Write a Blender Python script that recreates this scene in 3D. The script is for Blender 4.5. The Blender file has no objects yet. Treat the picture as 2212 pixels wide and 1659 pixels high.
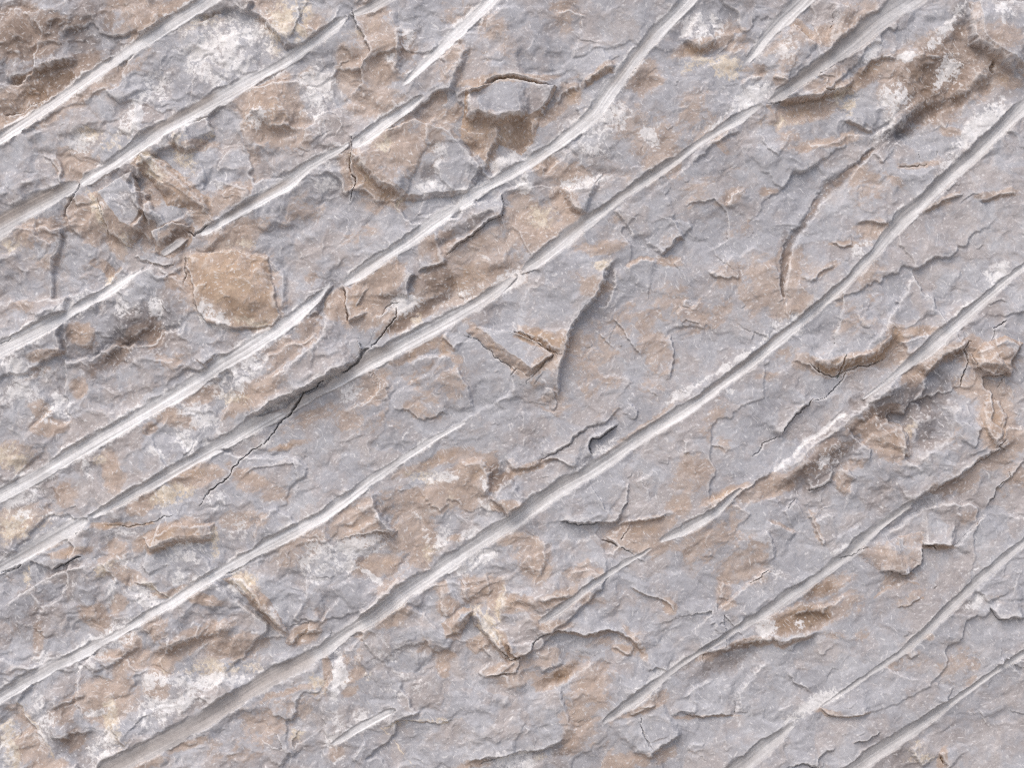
import bpy, math
import numpy as np

# ------------------------------------------------------------------ camera, sky, sun, exposure
sc = bpy.context.scene
W, H = 2212.0, 1659.0            # drawing units of the survey sheet: 2212 units = 2 m of rock
S = 2.0 / W                      # metres per unit
ZC = 1.02                        # height of the middle of the photographed area above the ground

cam_d = bpy.data.cameras.new("camera")
cam = bpy.data.objects.new("camera", cam_d)
sc.collection.objects.link(cam)
DIST = 3.2
cam.location = (0, -DIST, ZC)
cam.rotation_euler = (math.radians(90), 0, 0)
cam_d.sensor_width = 36
cam_d.lens = 36 * DIST / 2.0
cam_d.clip_end = 500
cam_d.dof.use_dof = True
cam_d.dof.focus_distance = DIST - 0.005
cam_d.dof.aperture_fstop = 2.8
sc.camera = cam

SUN_EL, SUN_AZ = math.radians(52), math.radians(-28)    # azimuth measured from straight behind the camera, minus = left
world = bpy.data.worlds.new("World")
sc.world = world
world.use_nodes = True
nt = world.node_tree
sky = nt.nodes.new("ShaderNodeTexSky")
sky.sky_type = 'NISHITA'
sky.sun_disc = False
sky.sun_elevation = SUN_EL
sky.sun_rotation = math.pi - SUN_AZ
sky.air_density = 1.0
sky.dust_density = 4.0
sky.ozone_density = 1.0
nt.links.new(sky.outputs[0], nt.nodes["Background"].inputs[0])
nt.nodes["Background"].inputs[1].default_value = 0.145

sun_d = bpy.data.lights.new("sun", 'SUN')
sun_d.energy = 1.15
sun_d.angle = math.radians(42)
sun_d.color = (1.0, 0.975, 0.94)
sun = bpy.data.objects.new("sun", sun_d)
sc.collection.objects.link(sun)
from mathutils import Vector
to_sun = Vector((math.sin(SUN_AZ) * math.cos(SUN_EL), -math.cos(SUN_AZ) * math.cos(SUN_EL), math.sin(SUN_EL)))
sun.rotation_euler = to_sun.to_track_quat('Z', 'Y').to_euler()
sun.location = (-2, -4, 4)

sc.view_settings.view_transform = 'Standard'
sc.view_settings.look = 'None'
sc.view_settings.gamma = 1.0
sc.view_settings.exposure = 0.25
sc.cycles.filter_width = 1.1
sc.cycles.use_denoising = False

# ------------------------------------------------------------------ noise tools
STEP = 1.4
MX, MY = 250, 190
xs = np.arange(-MX, W + MX + STEP, STEP, dtype=np.float32)
ys = np.arange(-MY, H + MY + STEP, STEP, dtype=np.float32)
NX, NY = len(xs), len(ys)
X, Y = np.meshgrid(xs, ys)
f32 = np.float32


def sstep(a, b, x):
    t = np.clip((x - a) / (b - a), 0, 1)
    return t * t * (3 - 2 * t)


def perlin(x, y, seed):
    rs = np.random.RandomState(seed)
    n = 256
    ang = rs.rand(n, n).astype(f32) * 2 * np.pi
    gx, gy = np.cos(ang), np.sin(ang)
    xi = np.floor(x).astype(np.int32); yi = np.floor(y).astype(np.int32)
    fx = (x - xi).astype(f32); fy = (y - yi).astype(f32)
    x0 = xi & 255; x1 = (xi + 1) & 255; y0 = yi & 255; y1 = (yi + 1) & 255
    u = fx * fx * fx * (fx * (fx * 6 - 15) + 10); v = fy * fy * fy * (fy * (fy * 6 - 15) + 10)
    a = gx[y0, x0] * fx + gy[y0, x0] * fy
    b = gx[y0, x1] * (fx - 1) + gy[y0, x1] * fy
    c = gx[y1, x0] * fx + gy[y1, x0] * (fy - 1)
    d = gx[y1, x1] * (fx - 1) + gy[y1, x1] * (fy - 1)
    t = a + u * (b - a)
    return (t + v * (c + u * (d - c) - t)) * 1.5


def fbm(x, y, seed, octaves=4, gain=0.5):
    r = 0; a = 1.0; f = 1.0
    for k in range(octaves):
        r = r + a * perlin(x * f + 17.3 * k, y * f - 9.1 * k, seed + k)
        a *= gain; f *= 2.03
    return r


def worley(x, y, seed):
    """distance squared to the nearest scattered point and that point's random value"""
    rs = np.random.RandomState(seed)
    n = 128
    jx = rs.rand(n, n).astype(f32); jy = rs.rand(n, n).astype(f32); rv = rs.rand(n, n).astype(f32)
    xi = np.floor(x).astype(np.int32); yi = np.floor(y).astype(np.int32)
    best = np.full(x.shape, 9, f32); val = np.zeros(x.shape, f32)
    for dy in (-1, 0, 1):
        for dx in (-1, 0, 1):
            cx = xi + dx; cy = yi + dy
            ix = cx & 127; iy = cy & 127
            d = (cx + jx[iy, ix] - x) ** 2 + (cy + jy[iy, ix] - y) ** 2
            m = d < best
            best = np.where(m, d, best); val = np.where(m, rv[iy, ix], val)
    return best, val


def chips(x, y, seed, tilt, bias=(0.0, 0.0)):
    """broken facets: every cell of a scattered pattern is its own little tilted plane, with steps where planes meet"""
    rs = np.random.RandomState(seed)
    n = 128
    jx = rs.rand(n, n).astype(f32); jy = rs.rand(n, n).astype(f32); rv = rs.rand(n, n).astype(f32) - 0.5
    tx = rs.randn(n, n).astype(f32) + bias[0]; ty = rs.randn(n, n).astype(f32) + bias[1]
    xi = np.floor(x).astype(np.int32); yi = np.floor(y).astype(np.int32)
    best = np.full(x.shape, 9, f32); hh = np.zeros(x.shape, f32); val = np.zeros(x.shape, f32)
    for dy in (-1, 0, 1):
        for dx in (-1, 0, 1):
            cx = xi + dx; cy = yi + dy
            ix = cx & 127; iy = cy & 127
            ex = x - cx - jx[iy, ix]; ey = y - cy - jy[iy, ix]
            d = ex * ex + ey * ey
            m = d < best
            best = np.where(m, d, best); val = np.where(m, rv[iy, ix], val)
            hh = np.where(m, tilt * (np.tanh(tx[iy, ix] * ex) + np.tanh(ty[iy, ix] * ey)) + 0.8 * tilt * rv[iy, ix], hh)
    return hh, val


def blur(a, r):
    r = max(1, int(r / STEP))
    for _ in range(2):
        for ax in (0, 1):
            p = np.concatenate([np.repeat(a.take([0], ax), r + 1, ax), a, np.repeat(a.take([-1], ax), r, ax)], ax)
            c = np.cumsum(p, axis=ax, dtype=np.float64)
            n = a.shape[ax]
            lo = c.take(range(0, n), ax); hi = c.take(range(2 * r + 1, 2 * r + 1 + n), ax)
            a = ((hi - lo) / (2 * r + 1)).astype(f32)
    return a


def T(tile, pts):
    """points read on one ninth of the survey (A..I, 2212 wide) -> sheet units; '' keeps sheet units"""
    if tile == '':
        return [tuple(map(float, p)) for p in pts]
    k = 'ABCDEFGHI'.index(tile)
    ox, oy = 737.2 * (k % 3), 553.0 * (k // 3)
    return [(ox + p[0] / 3.0, oy + p[1] / 3.0) + tuple(p[2:]) for p in pts]


# warped coordinates: every hand-drawn outline is read through these so it breaks like rock
w1x, w1y = fbm(X / 55, Y / 55, 11, 2), fbm(X / 55, Y / 55, 21, 2)
w2x, w2y = fbm(X / 13, Y / 13, 31, 2), fbm(X / 13, Y / 13, 41, 2)
XW = X + 5.0 * w1x + 2.6 * w2x
YW = Y + 5.0 * w1y + 2.6 * w2y


def window(pts, pad):
    px = [p[0] for p in pts]; py = [p[1] for p in pts]
    i0 = int(np.clip((min(px) - pad - xs[0]) / STEP, 0, NX)); i1 = int(np.clip((max(px) + pad - xs[0]) / STEP + 1, 0, NX))
    j0 = int(np.clip((min(py) - pad - ys[0]) / STEP, 0, NY)); j1 = int(np.clip((max(py) + pad - ys[0]) / STEP + 1, 0, NY))
    return slice(j0, j1), slice(i0, i1)


def line_field(pts, x, y, extra=None):
    """distance, signed offset (plus = right of travel on the sheet), arc length, length, interpolated extra"""
    best = np.full(x.shape, 1e12, f32); perp = np.zeros(x.shape, f32); arc = np.zeros(x.shape, f32); ex = np.zeros(x.shape, f32)
    L = 0.0
    for k in range(len(pts) - 1):
        (x0, y0), (x1, y1) = pts[k][:2], pts[k + 1][:2]
        dx, dy = x1 - x0, y1 - y0; l = math.hypot(dx, dy)
        if l < 1e-6: continue
        t = np.clip(((x - x0) * dx + (y - y0) * dy) / (l * l), 0, 1)
        d = (x - x0 - t * dx) ** 2 + (y - y0 - t * dy) ** 2
        c = (dx * (y - y0) - dy * (x - x0)) / l
        m = (d < best - 1e-3) | ((np.abs(d - best) <= 1e-3) & (np.abs(c) > np.abs(perp)))
        best = np.where(m, d, best); perp = np.where(m, c, perp); arc = np.where(m, L + t * l, arc)
        if extra is not None:
            ex = np.where(m, extra[k] + t * (extra[k + 1] - extra[k]), ex)
        L += l
    d = np.sqrt(best)
    return d, np.where(perp >= 0, d, -d), arc, L, ex


def inside(pts, x, y):
    r = np.zeros(x.shape, bool)
    n = len(pts)
    for k in range(n):
        (x0, y0), (x1, y1) = pts[k][:2], pts[(k + 1) % n][:2]
        if y0 == y1: continue
        r ^= ((y0 > y) != (y1 > y)) & (x < (x1 - x0) * (y - y0) / (y1 - y0) + x0)
    return r


h = np.zeros((NY, NX), f32)
brown = np.zeros_like(h); white = np.zeros_like(h); cream = np.zeros_like(h); dark = np.zeros_like(h); rough = np.zeros_like(h)
face = np.zeros_like(h)          # weathered brown fracture faces
CH = dict(b=brown, w=white, c=cream, d=dark, r=rough)


def blob(tile, cx, cy, rx, ry, ang, val, ch):
    (cx, cy), = T(tile, [(cx, cy)])
    k = 3.0 if tile else 1.0
    rx *= 1.12 / k; ry *= 1.12 / k
    R = max(rx, ry) * 1.7
    s = window([(cx, cy)], R + 12)
    a = math.radians(ang); ca, sa = math.cos(a), -math.sin(a)
    dx, dy = XW[s] - cx, YW[s] - cy
    u = (dx * ca + dy * sa) / rx; v = (-dx * sa + dy * ca) / ry
    g = np.exp(-(u * u + v * v) ** 1.5 * 0.7) * val
    t = CH[ch][s]
    np.maximum(t, g, out=t)


def stroke(tile, pts, w, val, ch, soft=1.0):
    pts = T(tile, pts)
    s = window(pts, w * 3 + 10)
    d, _, arc, L, _ = line_field(pts, XW[s], YW[s])
    g = val * np.exp(-(d / w) ** 2 * soft)
    t = CH[ch][s]
    np.maximum(t, g, out=t)


def scarp(tile, pts, A, w=3, L=50, up='L', b=0.0, B=0.3, taper=0.18):
    """a step in the rock: one side of the line stands A higher, easing back over L"""
    global h
    pts = T(tile, pts)
    s = window(pts, L * 3 + w + 12)
    d, sd, arc, LL, _ = line_field(pts, XW[s], YW[s])
    if up == 'L': sd = -sd
    tp = sstep(0, taper, arc / LL) * sstep(0, taper, 1 - arc / LL)
    t = sstep(-w, w, sd)
    far = np.exp(-np.maximum(np.abs(sd) - w, 0) / L)
    h[s] += A * tp * far * (t - B * (1 - t))
    if b:
        g = b * tp * sstep(1.5 * w + 2, 0.6 * w, np.abs(sd + 0.2 * w))
        f = face[s]
        np.maximum(f, g, out=f)


def facet(tile, pts, dz, gx=0.0, gy=0.0, w=4, cover=None, level=0.0):
    """a flake or block: the outline stands dz higher and its top is tilted; level pulls the top flat"""
    pts = T(tile, pts)
    s = window(pts, w + 14)
    x, y = XW[s], YW[s]
    d, _, _, _, _ = line_field(pts + [pts[0]], x, y)
    sd = np.where(inside(pts, x, y), d, -d)
    m = sstep(-w, w, sd)
    cx = sum(p[0] for p in pts) / len(pts); cy = sum(p[1] for p in pts) / len(pts)
    if level:
        hm = float(h[s][sd > 0].mean()) if (sd > 0).any() else 0
        h[s] = h[s] * (1 - level * m) + hm * level * m
    h[s] += m * (dz + gx * (X[s] - cx) + gy * (Y[s] - cy))
    for ch, v in (cover or {}).items():
        t = CH[ch][s]
        np.maximum(t, v * sstep(-2, 5, sd), out=t)


def bump(tile, cx, cy, rx, ry, ang, A, p=1.0):
    (cx, cy), = T(tile, [(cx, cy)])
    k = 3.0 if tile else 1.0
    rx /= k; ry /= k
    s = window([(cx, cy)], max(rx, ry) * 2.6)
    a = math.radians(ang); ca, sa = math.cos(a), -math.sin(a)
    dx, dy = XW[s] - cx, YW[s] - cy
    q = ((dx * ca + dy * sa) / rx) ** 2 + ((-dx * sa + dy * ca) / ry) ** 2
    h[s] += A * np.exp(-q ** p)


# ------------------------------------------------------------------ stains, lime and crust; d darkens taupe areas, hollows and down-facing breaks
exec_blobs = """
A 250 600 380 130 30 1 b|A 260 590 330 110 30 .7 d|A 150 220 260 170 0 .75 b|A 350 260 560 330 10 .75 d|A 850 60 200 150 20 .5 b|A 1020 130 220 60 35 .95 b|A 1000 170 180 40 35 .5 d
A 620 560 500 60 33 .55 b|A 700 420 60 60 0 .6 b|A 1840 140 150 190 -30 .9 c|A 1900 250 130 80 0 .8 c|A 1760 80 180 120 -40 .7 b|A 2030 180 90 70 0 .7 b
A 1350 330 210 190 20 .8 w|A 1600 200 170 180 0 .8 w|A 1500 440 200 110 35 .75 w|A 1900 340 120 60 35 .7 w|A 1300 130 150 70 20 .7 c|A 1330 230 180 120 0 .6 c|A 1050 560 150 90 30 .6 w
A 885 740 45 110 8 1.1 w|A 930 560 130 40 60 .85 w|A 520 940 110 70 -15 .75 w|A 790 850 120 110 0 .6 w|A 750 910 150 90 0 .8 c|A 570 880 70 60 0 .9 c|A 480 1060 130 110 0 .75 b|A 560 1100 70 60 0 .6 b
A 1190 1010 120 70 -48 .7 c|A 1050 1150 170 80 -48 .9 b|A 1200 1250 170 70 -35 1 b|A 1330 1350 60 110 -20 .9 b|A 1000 1090 140 60 -48 1 c|A 1760 720 170 200 40 .95 b|A 1660 620 140 80 0 .7 b
A 2060 560 110 160 -20 .9 w|A 2040 700 90 70 0 .7 w|A 1680 770 90 70 0 .7 w|A 1600 730 60 90 0 .5 c|A 760 1290 130 110 -35 .55 w|A 640 1390 40 150 22 1 c|A 740 1540 50 120 20 .9 b|A 800 1540 60 100 0 .7 c
A 550 1420 150 140 -30 .8 b|A 260 1500 150 100 20 .7 b|A 110 1600 130 70 0 .6 c|A 370 1480 60 120 0 .6 d|A 1140 1540 120 60 35 .8 d|A 1140 1520 120 70 35 .8 b|A 960 1520 60 140 0 .6 b|A 990 1240 110 100 0 .5 b
A 1530 1540 230 90 30 .8 b|A 1480 1600 200 50 10 .6 c|A 2000 1300 250 150 35 .45 b|A 2090 1190 80 50 0 .85 w|A 2110 1080 90 60 0 .55 w|A 1440 1290 220 70 30 .6 b|A 1900 900 140 80 0 .5 b|A 1290 930 120 40 0 .7 b|A 1150 900 80 60 -30 .9 c|A 1250 950 50 50 0 .7 c|A 330 420 130 60 20 .5 b|A 30 780 90 60 30 .9 b
A 1400 1200 60 40 0 .6 w|A 1990 480 60 90 0 .5 b|A 1830 500 60 90 0 .6 b|A 1650 1000 60 80 0 .4 b|A 2080 840 90 60 0 .5 w
B 210 130 140 110 -60 .85 b|B 270 300 110 200 -80 .8 b|B 250 470 140 90 0 .7 b|B 230 640 180 120 0 .55 b|B 330 390 40 40 0 .9 w|B 110 200 30 250 -70 .5 c|B 130 320 100 150 0 .6 b|B 30 420 80 160 0 .7 b|B 30 330 70 120 0 .5 d|B 440 250 110 240 -25 .55 d|B 420 200 60 120 0 .6 w|B 450 330 90 180 -25 .4 b
B 910 870 120 130 -20 1 b|B 1130 860 110 120 0 .9 b|B 1130 870 90 100 0 .6 d|B 960 960 60 140 15 .8 b|B 720 740 70 40 60 .8 b|B 1100 520 300 28 5 1 b|B 1990 900 190 330 45 .62 b|B 1880 1050 160 200 40 .35 b|B 1970 500 130 110 40 .85 b|B 1960 530 100 60 40 .6 d|B 1500 610 70 50 40 1 b|B 1660 480 130 30 38 1 b
B 1660 900 160 130 20 .6 w|B 1780 760 170 120 0 .55 w|B 1990 880 50 100 20 .8 w|B 1720 990 90 140 -30 .55 d|B 1800 800 200 150 20 .4 d|B 1550 1180 160 40 10 .75 w|B 1500 1120 120 70 0 .6 b|B 1310 1050 90 70 0 .8 b|B 1170 1200 70 60 40 .9 w
B 400 1000 160 200 40 .6 b|B 330 860 150 60 35 .8 b|B 620 900 150 200 0 .5 b|B 580 1110 70 60 0 .8 d|B 570 1220 80 50 0 .95 w|B 660 980 60 50 0 .75 w|B 1030 1050 60 35 20 1 w|B 1110 1000 50 45 0 .9 w|B 800 1250 40 30 0 1 w|B 280 930 60 70 0 .8 c|B 640 1100 30 80 0 .6 w
B 150 1150 170 90 -45 1 b|B 300 1270 150 60 -35 1 b|B 110 1080 120 50 -48 .7 c|B 220 1330 150 80 0 .6 b|B 130 1500 150 130 0 .45 b|B 380 1330 40 60 0 .7 c|B 1460 1340 70 140 25 .9 b|B 1310 1390 80 90 0 .8 c|B 1200 1450 250 160 0 .7 b|B 1350 1480 120 120 0 .5 b|B 1540 1420 90 40 20 .7 b|B 1150 1300 100 100 0 .6 b
B 760 1500 250 50 32 .8 d|B 760 1420 170 60 35 .35 b|B 900 1590 270 120 20 .8 b|B 620 1560 130 60 35 .6 b|B 1690 1600 160 45 5 .85 b|B 1770 1420 60 40 0 .5 b|B 2130 1540 90 60 35 .7 b|B 1450 90 110 110 0 .45 b|B 950 150 160 100 -20 .5 b|B 720 110 130 150 0 .5 b|B 1000 320 200 120 0 .3 b|B 730 320 100 80 0 .6 b|B 700 500 100 80 0 .4 b|B 1350 740 160 40 35 .7 b|B 1450 560 110 30 40 .6 b|B 640 640 80 50 0 .5 b|B 400 60 60 60 0 .3 d
C 110 290 190 50 15 1 b|C 330 230 110 110 0 .7 b|C 300 430 90 90 0 1.1 c|C 100 390 160 50 10 .7 c|C 130 150 130 100 20 .8 w|C 200 180 90 70 0 .7 w|C 460 600 120 70 20 1.1 w|C 380 680 90 60 30 .9 w|C 300 600 100 110 0 .4 w|C 690 280 130 160 0 .5 b|C 680 400 200 60 40 .6 b|C 800 180 120 40 -40 .9 b|C 700 300 110 120 0 .45 w
C 930 220 60 180 -78 .8 b|C 930 230 50 160 -10 .5 d|C 1150 120 140 110 30 .5 b|C 1020 560 270 45 18 .95 b|C 860 540 200 50 25 .6 b|C 800 710 230 70 10 .95 b|C 700 760 170 60 0 .6 c|C 1100 620 120 120 0 .7 c|C 1250 430 130 50 30 1 b|C 1200 470 70 120 60 .6 d|C 1660 480 330 260 30 .95 b|C 1700 480 330 240 40 .85 d|C 1500 760 260 70 45 .9 d|C 1900 560 180 70 35 .9 b|C 1780 660 250 40 30 .8 b
C 1230 330 35 95 -35 1.1 w|C 1500 345 70 40 30 1.1 w|C 1760 130 40 200 -40 .8 w|C 1760 430 80 130 -30 .75 w|C 1410 640 110 120 -20 .7 w|C 1340 800 60 120 -30 .6 w|C 1850 90 60 200 -15 .8 d|C 1820 200 100 150 0 .6 b|C 2080 200 130 120 0 .6 b|C 2110 60 70 70 0 .9 w|C 2150 470 90 60 -20 .9 b|C 2060 370 60 70 0 .9 b|C 1960 800 60 230 -47 1.1 w|C 2080 680 130 70 40 .7 w|C 1780 1020 40 130 -50 .8 w
C 1780 830 90 35 0 .8 b|C 1200 1230 130 190 -30 .45 b|C 960 900 200 40 10 .8 b|C 700 900 200 120 0 .35 b|C 500 450 110 60 0 .7 b|C 640 510 90 50 -20 .8 b|C 120 820 160 190 45 .6 b|C 60 650 120 150 0 .55 b|C 450 1050 260 120 0 .3 b|C 300 1280 130 50 30 .6 b|C 100 1150 120 200 0 .35 b|C 2060 1250 140 30 8 .8 b|C 1700 1300 120 30 30 .7 b|C 1400 1140 80 50 -40 .6 b|C 1550 1050 130 20 5 .8 b|C 1250 1480 120 60 0 .7 b|C 560 1230 70 30 0 .7 b|C 400 1500 70 150 -70 .45 b|C 850 1600 160 80 20 .4 d|C 1180 1600 90 50 40 .8 w|C 1100 1570 170 20 0 .6 b|C 1150 1130 100 40 50 .7 b
D 1470 170 260 200 0 1.2 b|D 1570 330 240 130 -10 1.1 b|D 1300 90 120 110 0 1 b|D 1680 400 130 90 0 1 b|D 1390 380 130 70 -25 1 w|D 1620 430 120 35 -10 .9 c|D 1400 400 140 60 -20 .6 c|D 900 470 320 170 35 .95 d|D 300 560 330 160 30 .5 d|B 600 900 260 200 30 .4 d|G 250 560 420 200 25 .5 d|D 760 600 270 90 40 .9 d|D 820 560 250 70 40 .65 b|D 1000 490 60 90 0 .8 b|D 130 830 180 220 0 .72 w|D 90 720 110 80 0 .7 w|D 850 300 150 70 30 .6 w|D 1010 330 50 80 20 .9 w|D 1040 420 60 120 0 .5 w|D 1130 160 60 60 0 .8 b
D 530 500 80 70 -20 .95 b|D 290 640 110 35 10 .9 b|D 510 860 50 70 0 .8 b|D 360 990 110 90 35 .8 w|D 160 1040 110 60 30 .6 w|D 320 1110 100 50 0 .85 b|D 270 1000 50 70 60 .9 b|D 90 860 60 50 0 .7 d|D 230 750 40 100 -60 .6 b|D 60 1290 140 80 0 .9 c|D 60 1290 150 90 0 .6 b|D 130 1330 60 90 0 .6 c|D 120 1570 130 50 15 1.1 w|D 560 1390 40 90 10 .8 w|D 640 1330 50 40 0 .8 c
D 1640 900 220 80 35 .85 b|D 1560 800 160 90 35 .8 w|D 1650 700 120 60 30 .8 w|D 1520 930 60 120 60 .9 c|D 1310 1050 150 70 -35 .85 w|D 1170 1190 60 80 -40 .85 w|D 1250 1210 60 30 40 .9 w|D 1340 1240 35 50 0 1.1 w|D 1020 1275 70 22 -25 1.1 w|D 1010 1460 80 35 30 1.1 w|D 1060 1400 20 40 -30 1.1 w|D 1130 1050 170 60 -20 .8 b|D 970 1110 50 50 0 .9 b|D 1290 900 130 60 25 .75 b|D 1100 910 90 70 0 .4 w
D 730 1390 60 120 15 .8 b|D 420 1550 60 80 0 .7 b|D 300 1500 130 90 0 .5 d|D 450 1400 140 110 0 .4 d|D 1240 1420 160 80 10 1 b|D 1130 1540 140 80 20 1 c|D 930 1600 100 60 30 .9 b|D 1030 1570 50 50 0 .6 b|D 1410 1590 70 70 -40 .85 w|D 1850 1225 130 25 12 .95 b|D 1820 620 170 90 25 .65 b|D 2050 310 90 220 -25 .75 d|D 2000 480 80 150 -20 .6 b|D 1700 1520 220 70 -20 .55 b|D 1600 1430 170 50 -30 .7 b|D 2160 330 60 80 0 .8 b|D 2010 150 50 60 -40 .6 b|D 1100 680 120 60 0 .45 b|D 1900 1100 170 60 30 .4 b|D 2100 1000 130 70 20 .5 b|D 1740 1050 160 20 28 .8 b|D 580 100 70 90 0 .4 b|D 330 40 90 60 0 .6 b|D 130 330 100 50 20 .5 b|D 700 110 30 80 30 .9 b|D 700 170 30 40 0 .9 c|D 1720 1200 50 30 0 .6 w
E 130 300 150 150 0 .95 b|E 260 150 150 110 30 .85 b|E 420 200 60 250 -65 .6 d|E 840 150 330 140 15 .92 b|E 640 190 130 160 0 .6 d|E 470 380 260 60 33 .9 b|E 450 390 240 50 33 .9 d|E 110 690 150 50 35 .8 d|E 430 310 90 60 0 1 w|E 500 420 40 90 0 .8 c|E 830 250 180 70 15 .6 w|E 1070 170 110 60 35 1.2 w|E 1000 230 90 40 35 .9 w|E 330 420 60 80 0 .8 b
E 1010 610 270 42 -41 .9 b|E 1290 710 90 40 35 1 b|E 1330 540 200 40 -20 1.1 b|E 1430 570 60 70 0 1.1 b|E 500 620 170 35 25 .9 b|E 670 590 50 70 0 1 b|E 740 660 60 30 -20 .8 b|E 620 840 280 180 10 .62 b|E 230 860 130 110 30 .65 b|E 530 1010 190 55 -20 .75 b|E 300 1080 200 100 0 .4 b|E 60 900 100 40 30 .6 w|E 30 870 60 40 30 .8 w|E 60 1060 120 90 0 .5 b
E 2010 560 230 130 -50 .6 b|E 2120 270 140 150 -30 .65 b|E 1640 600 130 240 -20 .45 b|E 1850 430 110 160 -40 .5 b|E 1640 200 110 60 0 .8 b|E 1690 60 60 35 0 .95 c|E 1530 160 130 60 20 .4 b|E 2130 30 90 40 0 .9 b|E 1380 930 90 130 30 .5 b|E 1370 650 60 140 0 .55 b|E 2000 900 110 100 0 .45 b|E 1860 1020 170 60 0 .3 b|E 1700 850 200 60 10 .35 b
E 640 1320 250 40 18 .9 b|E 870 1380 110 130 -60 .95 b|E 760 1520 260 120 10 .8 b|E 560 1430 150 45 -10 .85 c|E 640 1440 110 40 -5 .8 w|E 930 1510 22 70 15 1 w|E 950 1440 30 100 0 .7 b|E 470 1590 380 90 10 .82 b|E 1200 1375 170 28 18 .95 b|E 1110 1370 60 60 0 .7 b|E 1040 1440 70 100 20 .75 d|E 1180 1270 130 70 0 .35 d|E 1850 1180 330 22 36 .75 b|E 1620 1360 70 30 30 .7 w|E 1720 1230 110 40 35 .7 w|E 1070 1620 100 40 0 .95 b|E 690 1600 40 100 0 .6 c|E 940 1610 60 60 0 .6 w|E 2190 1620 60 60 35 .8 b|E 1900 1350 250 200 0 .15 b|E 2150 930 70 40 40 .7 w
F 1050 700 190 55 15 1.2 b|F 940 720 90 45 0 1.1 b|F 1290 620 150 50 35 1.2 b|F 1390 510 70 70 60 1.1 b|F 1560 490 140 30 0 .9 b|F 800 690 90 60 0 .8 b|F 640 660 130 80 20 .5 b|F 2000 670 170 110 0 .9 b|F 1750 620 200 45 25 .9 b|F 1560 740 130 50 35 .95 b|F 1740 660 260 60 25 .6 d|F 2060 640 120 110 0 .5 b|F 2020 1060 110 170 -10 1 b|F 2170 620 60 80 0 .7 d|F 1960 860 180 90 -10 .75 b|F 1800 740 60 60 0 .6 c
F 1400 980 330 150 20 .9 d|F 1650 830 140 170 0 .75 d|F 1600 1120 150 110 40 .9 d|F 880 1380 280 100 32 .95 d|F 1050 1190 200 120 20 .75 d|F 860 1330 250 80 30 .6 b|F 1320 1190 150 110 -20 .9 b|F 1200 1080 180 50 20 .8 b|F 950 1330 140 90 20 .5 w|F 1100 1350 80 40 20 .7 b|F 1330 1000 150 40 10 .6 b|F 560 1500 200 70 20 .85 b|F 270 1550 130 40 20 1 b|F 1460 1180 40 120 -20 .6 c
F 600 150 260 200 20 .5 b|F 700 330 160 70 20 .75 b|F 320 130 140 100 20 .5 b|F 1100 380 180 150 30 .45 b|F 1250 200 120 200 0 .4 b|F 80 420 120 180 0 .5 b|F 450 300 120 180 -20 .4 b|F 270 330 60 140 -30 .55 b|F 650 430 120 40 20 .6 w|F 750 490 60 30 0 .9 w|F 550 500 130 30 20 .6 w|F 400 620 150 40 35 .6 w|F 200 1080 60 160 -20 .5 b|F 250 1220 60 60 0 .6 b|F 60 1400 110 130 0 .5 b|F 60 1400 130 110 0 .35 d|F 1420 650 120 80 20 .6 b|F 1700 1530 260 70 33 .6 d|F 1700 1500 120 40 10 .6 b|F 1950 1370 280 60 30 .6 b|F 2150 1180 90 90 0 .7 b|F 1050 1450 60 100 0 .6 b|F 1780 1150 80 100 0 .4 b|F 2100 1450 110 140 0 .3 b|F 550 790 100 60 30 .5 b|F 850 570 120 130 0 .4 b|F 2060 130 120 70 40 1 w|F 1870 320 120 30 45 .6 w|F 660 0 25 190 -5 .8 d|F 940 80 100 30 30 .6 b|F 820 1190 60 20 35 .3 w|F 310 870 30 20 0 1 w|F 900 1100 400 300 0 .12 b
G 120 70 220 110 10 .75 c|G 150 60 250 100 10 .6 b|G 250 240 170 30 20 .9 b|G 440 260 130 30 10 1 b|G 720 88 130 18 5 1.1 b|G 800 130 140 40 10 .5 w|G 250 20 200 40 -5 .7 w|G 1060 150 190 55 24 1.1 b|G 1270 140 120 60 0 1 b|G 1000 150 180 40 24 .5 d|G 1210 270 150 90 25 .85 w|G 1180 430 50 50 -20 .95 w|G 1395 200 30 120 0 1 c|G 820 330 70 60 50 .85 w|G 760 290 120 100 0 .6 b|G 820 410 120 60 -20 .8 b|G 1100 520 130 25 15 .8 b|G 940 560 120 60 -35 .8 w|G 1040 520 130 25 -30 .9 c|G 680 370 40 140 -60 .7 c|G 720 530 35 80 -10 .9 w|G 760 600 60 90 -20 .6 b|G 160 420 30 70 0 .9 c|G 60 480 90 100 0 .4 b
G 1700 600 50 210 35 1.1 b|G 1560 450 150 60 -20 .9 c|G 1490 500 110 25 -10 .9 w|G 1620 500 80 30 -40 .8 c|G 2080 300 130 120 30 .85 w|G 2050 420 80 60 0 .7 w|G 1960 230 170 120 0 .6 b|G 2130 560 120 130 0 .45 b|G 1330 560 110 35 -10 .85 b|G 1550 60 130 60 0 .6 b|G 1500 90 130 90 0 .5 w|G 1700 50 70 60 0 .7 b|G 1720 160 100 50 0 .4 b|G 780 790 150 70 30 .85 w|G 600 880 220 70 30 .7 w|G 530 1010 150 50 10 .6 w|G 280 930 60 60 0 .7 w|G 500 500 100 80 0 .5 w|G 620 680 110 70 -30 .8 b|G 500 760 90 60 0 .3 b|G 250 850 40 120 0 .6 b
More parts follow.
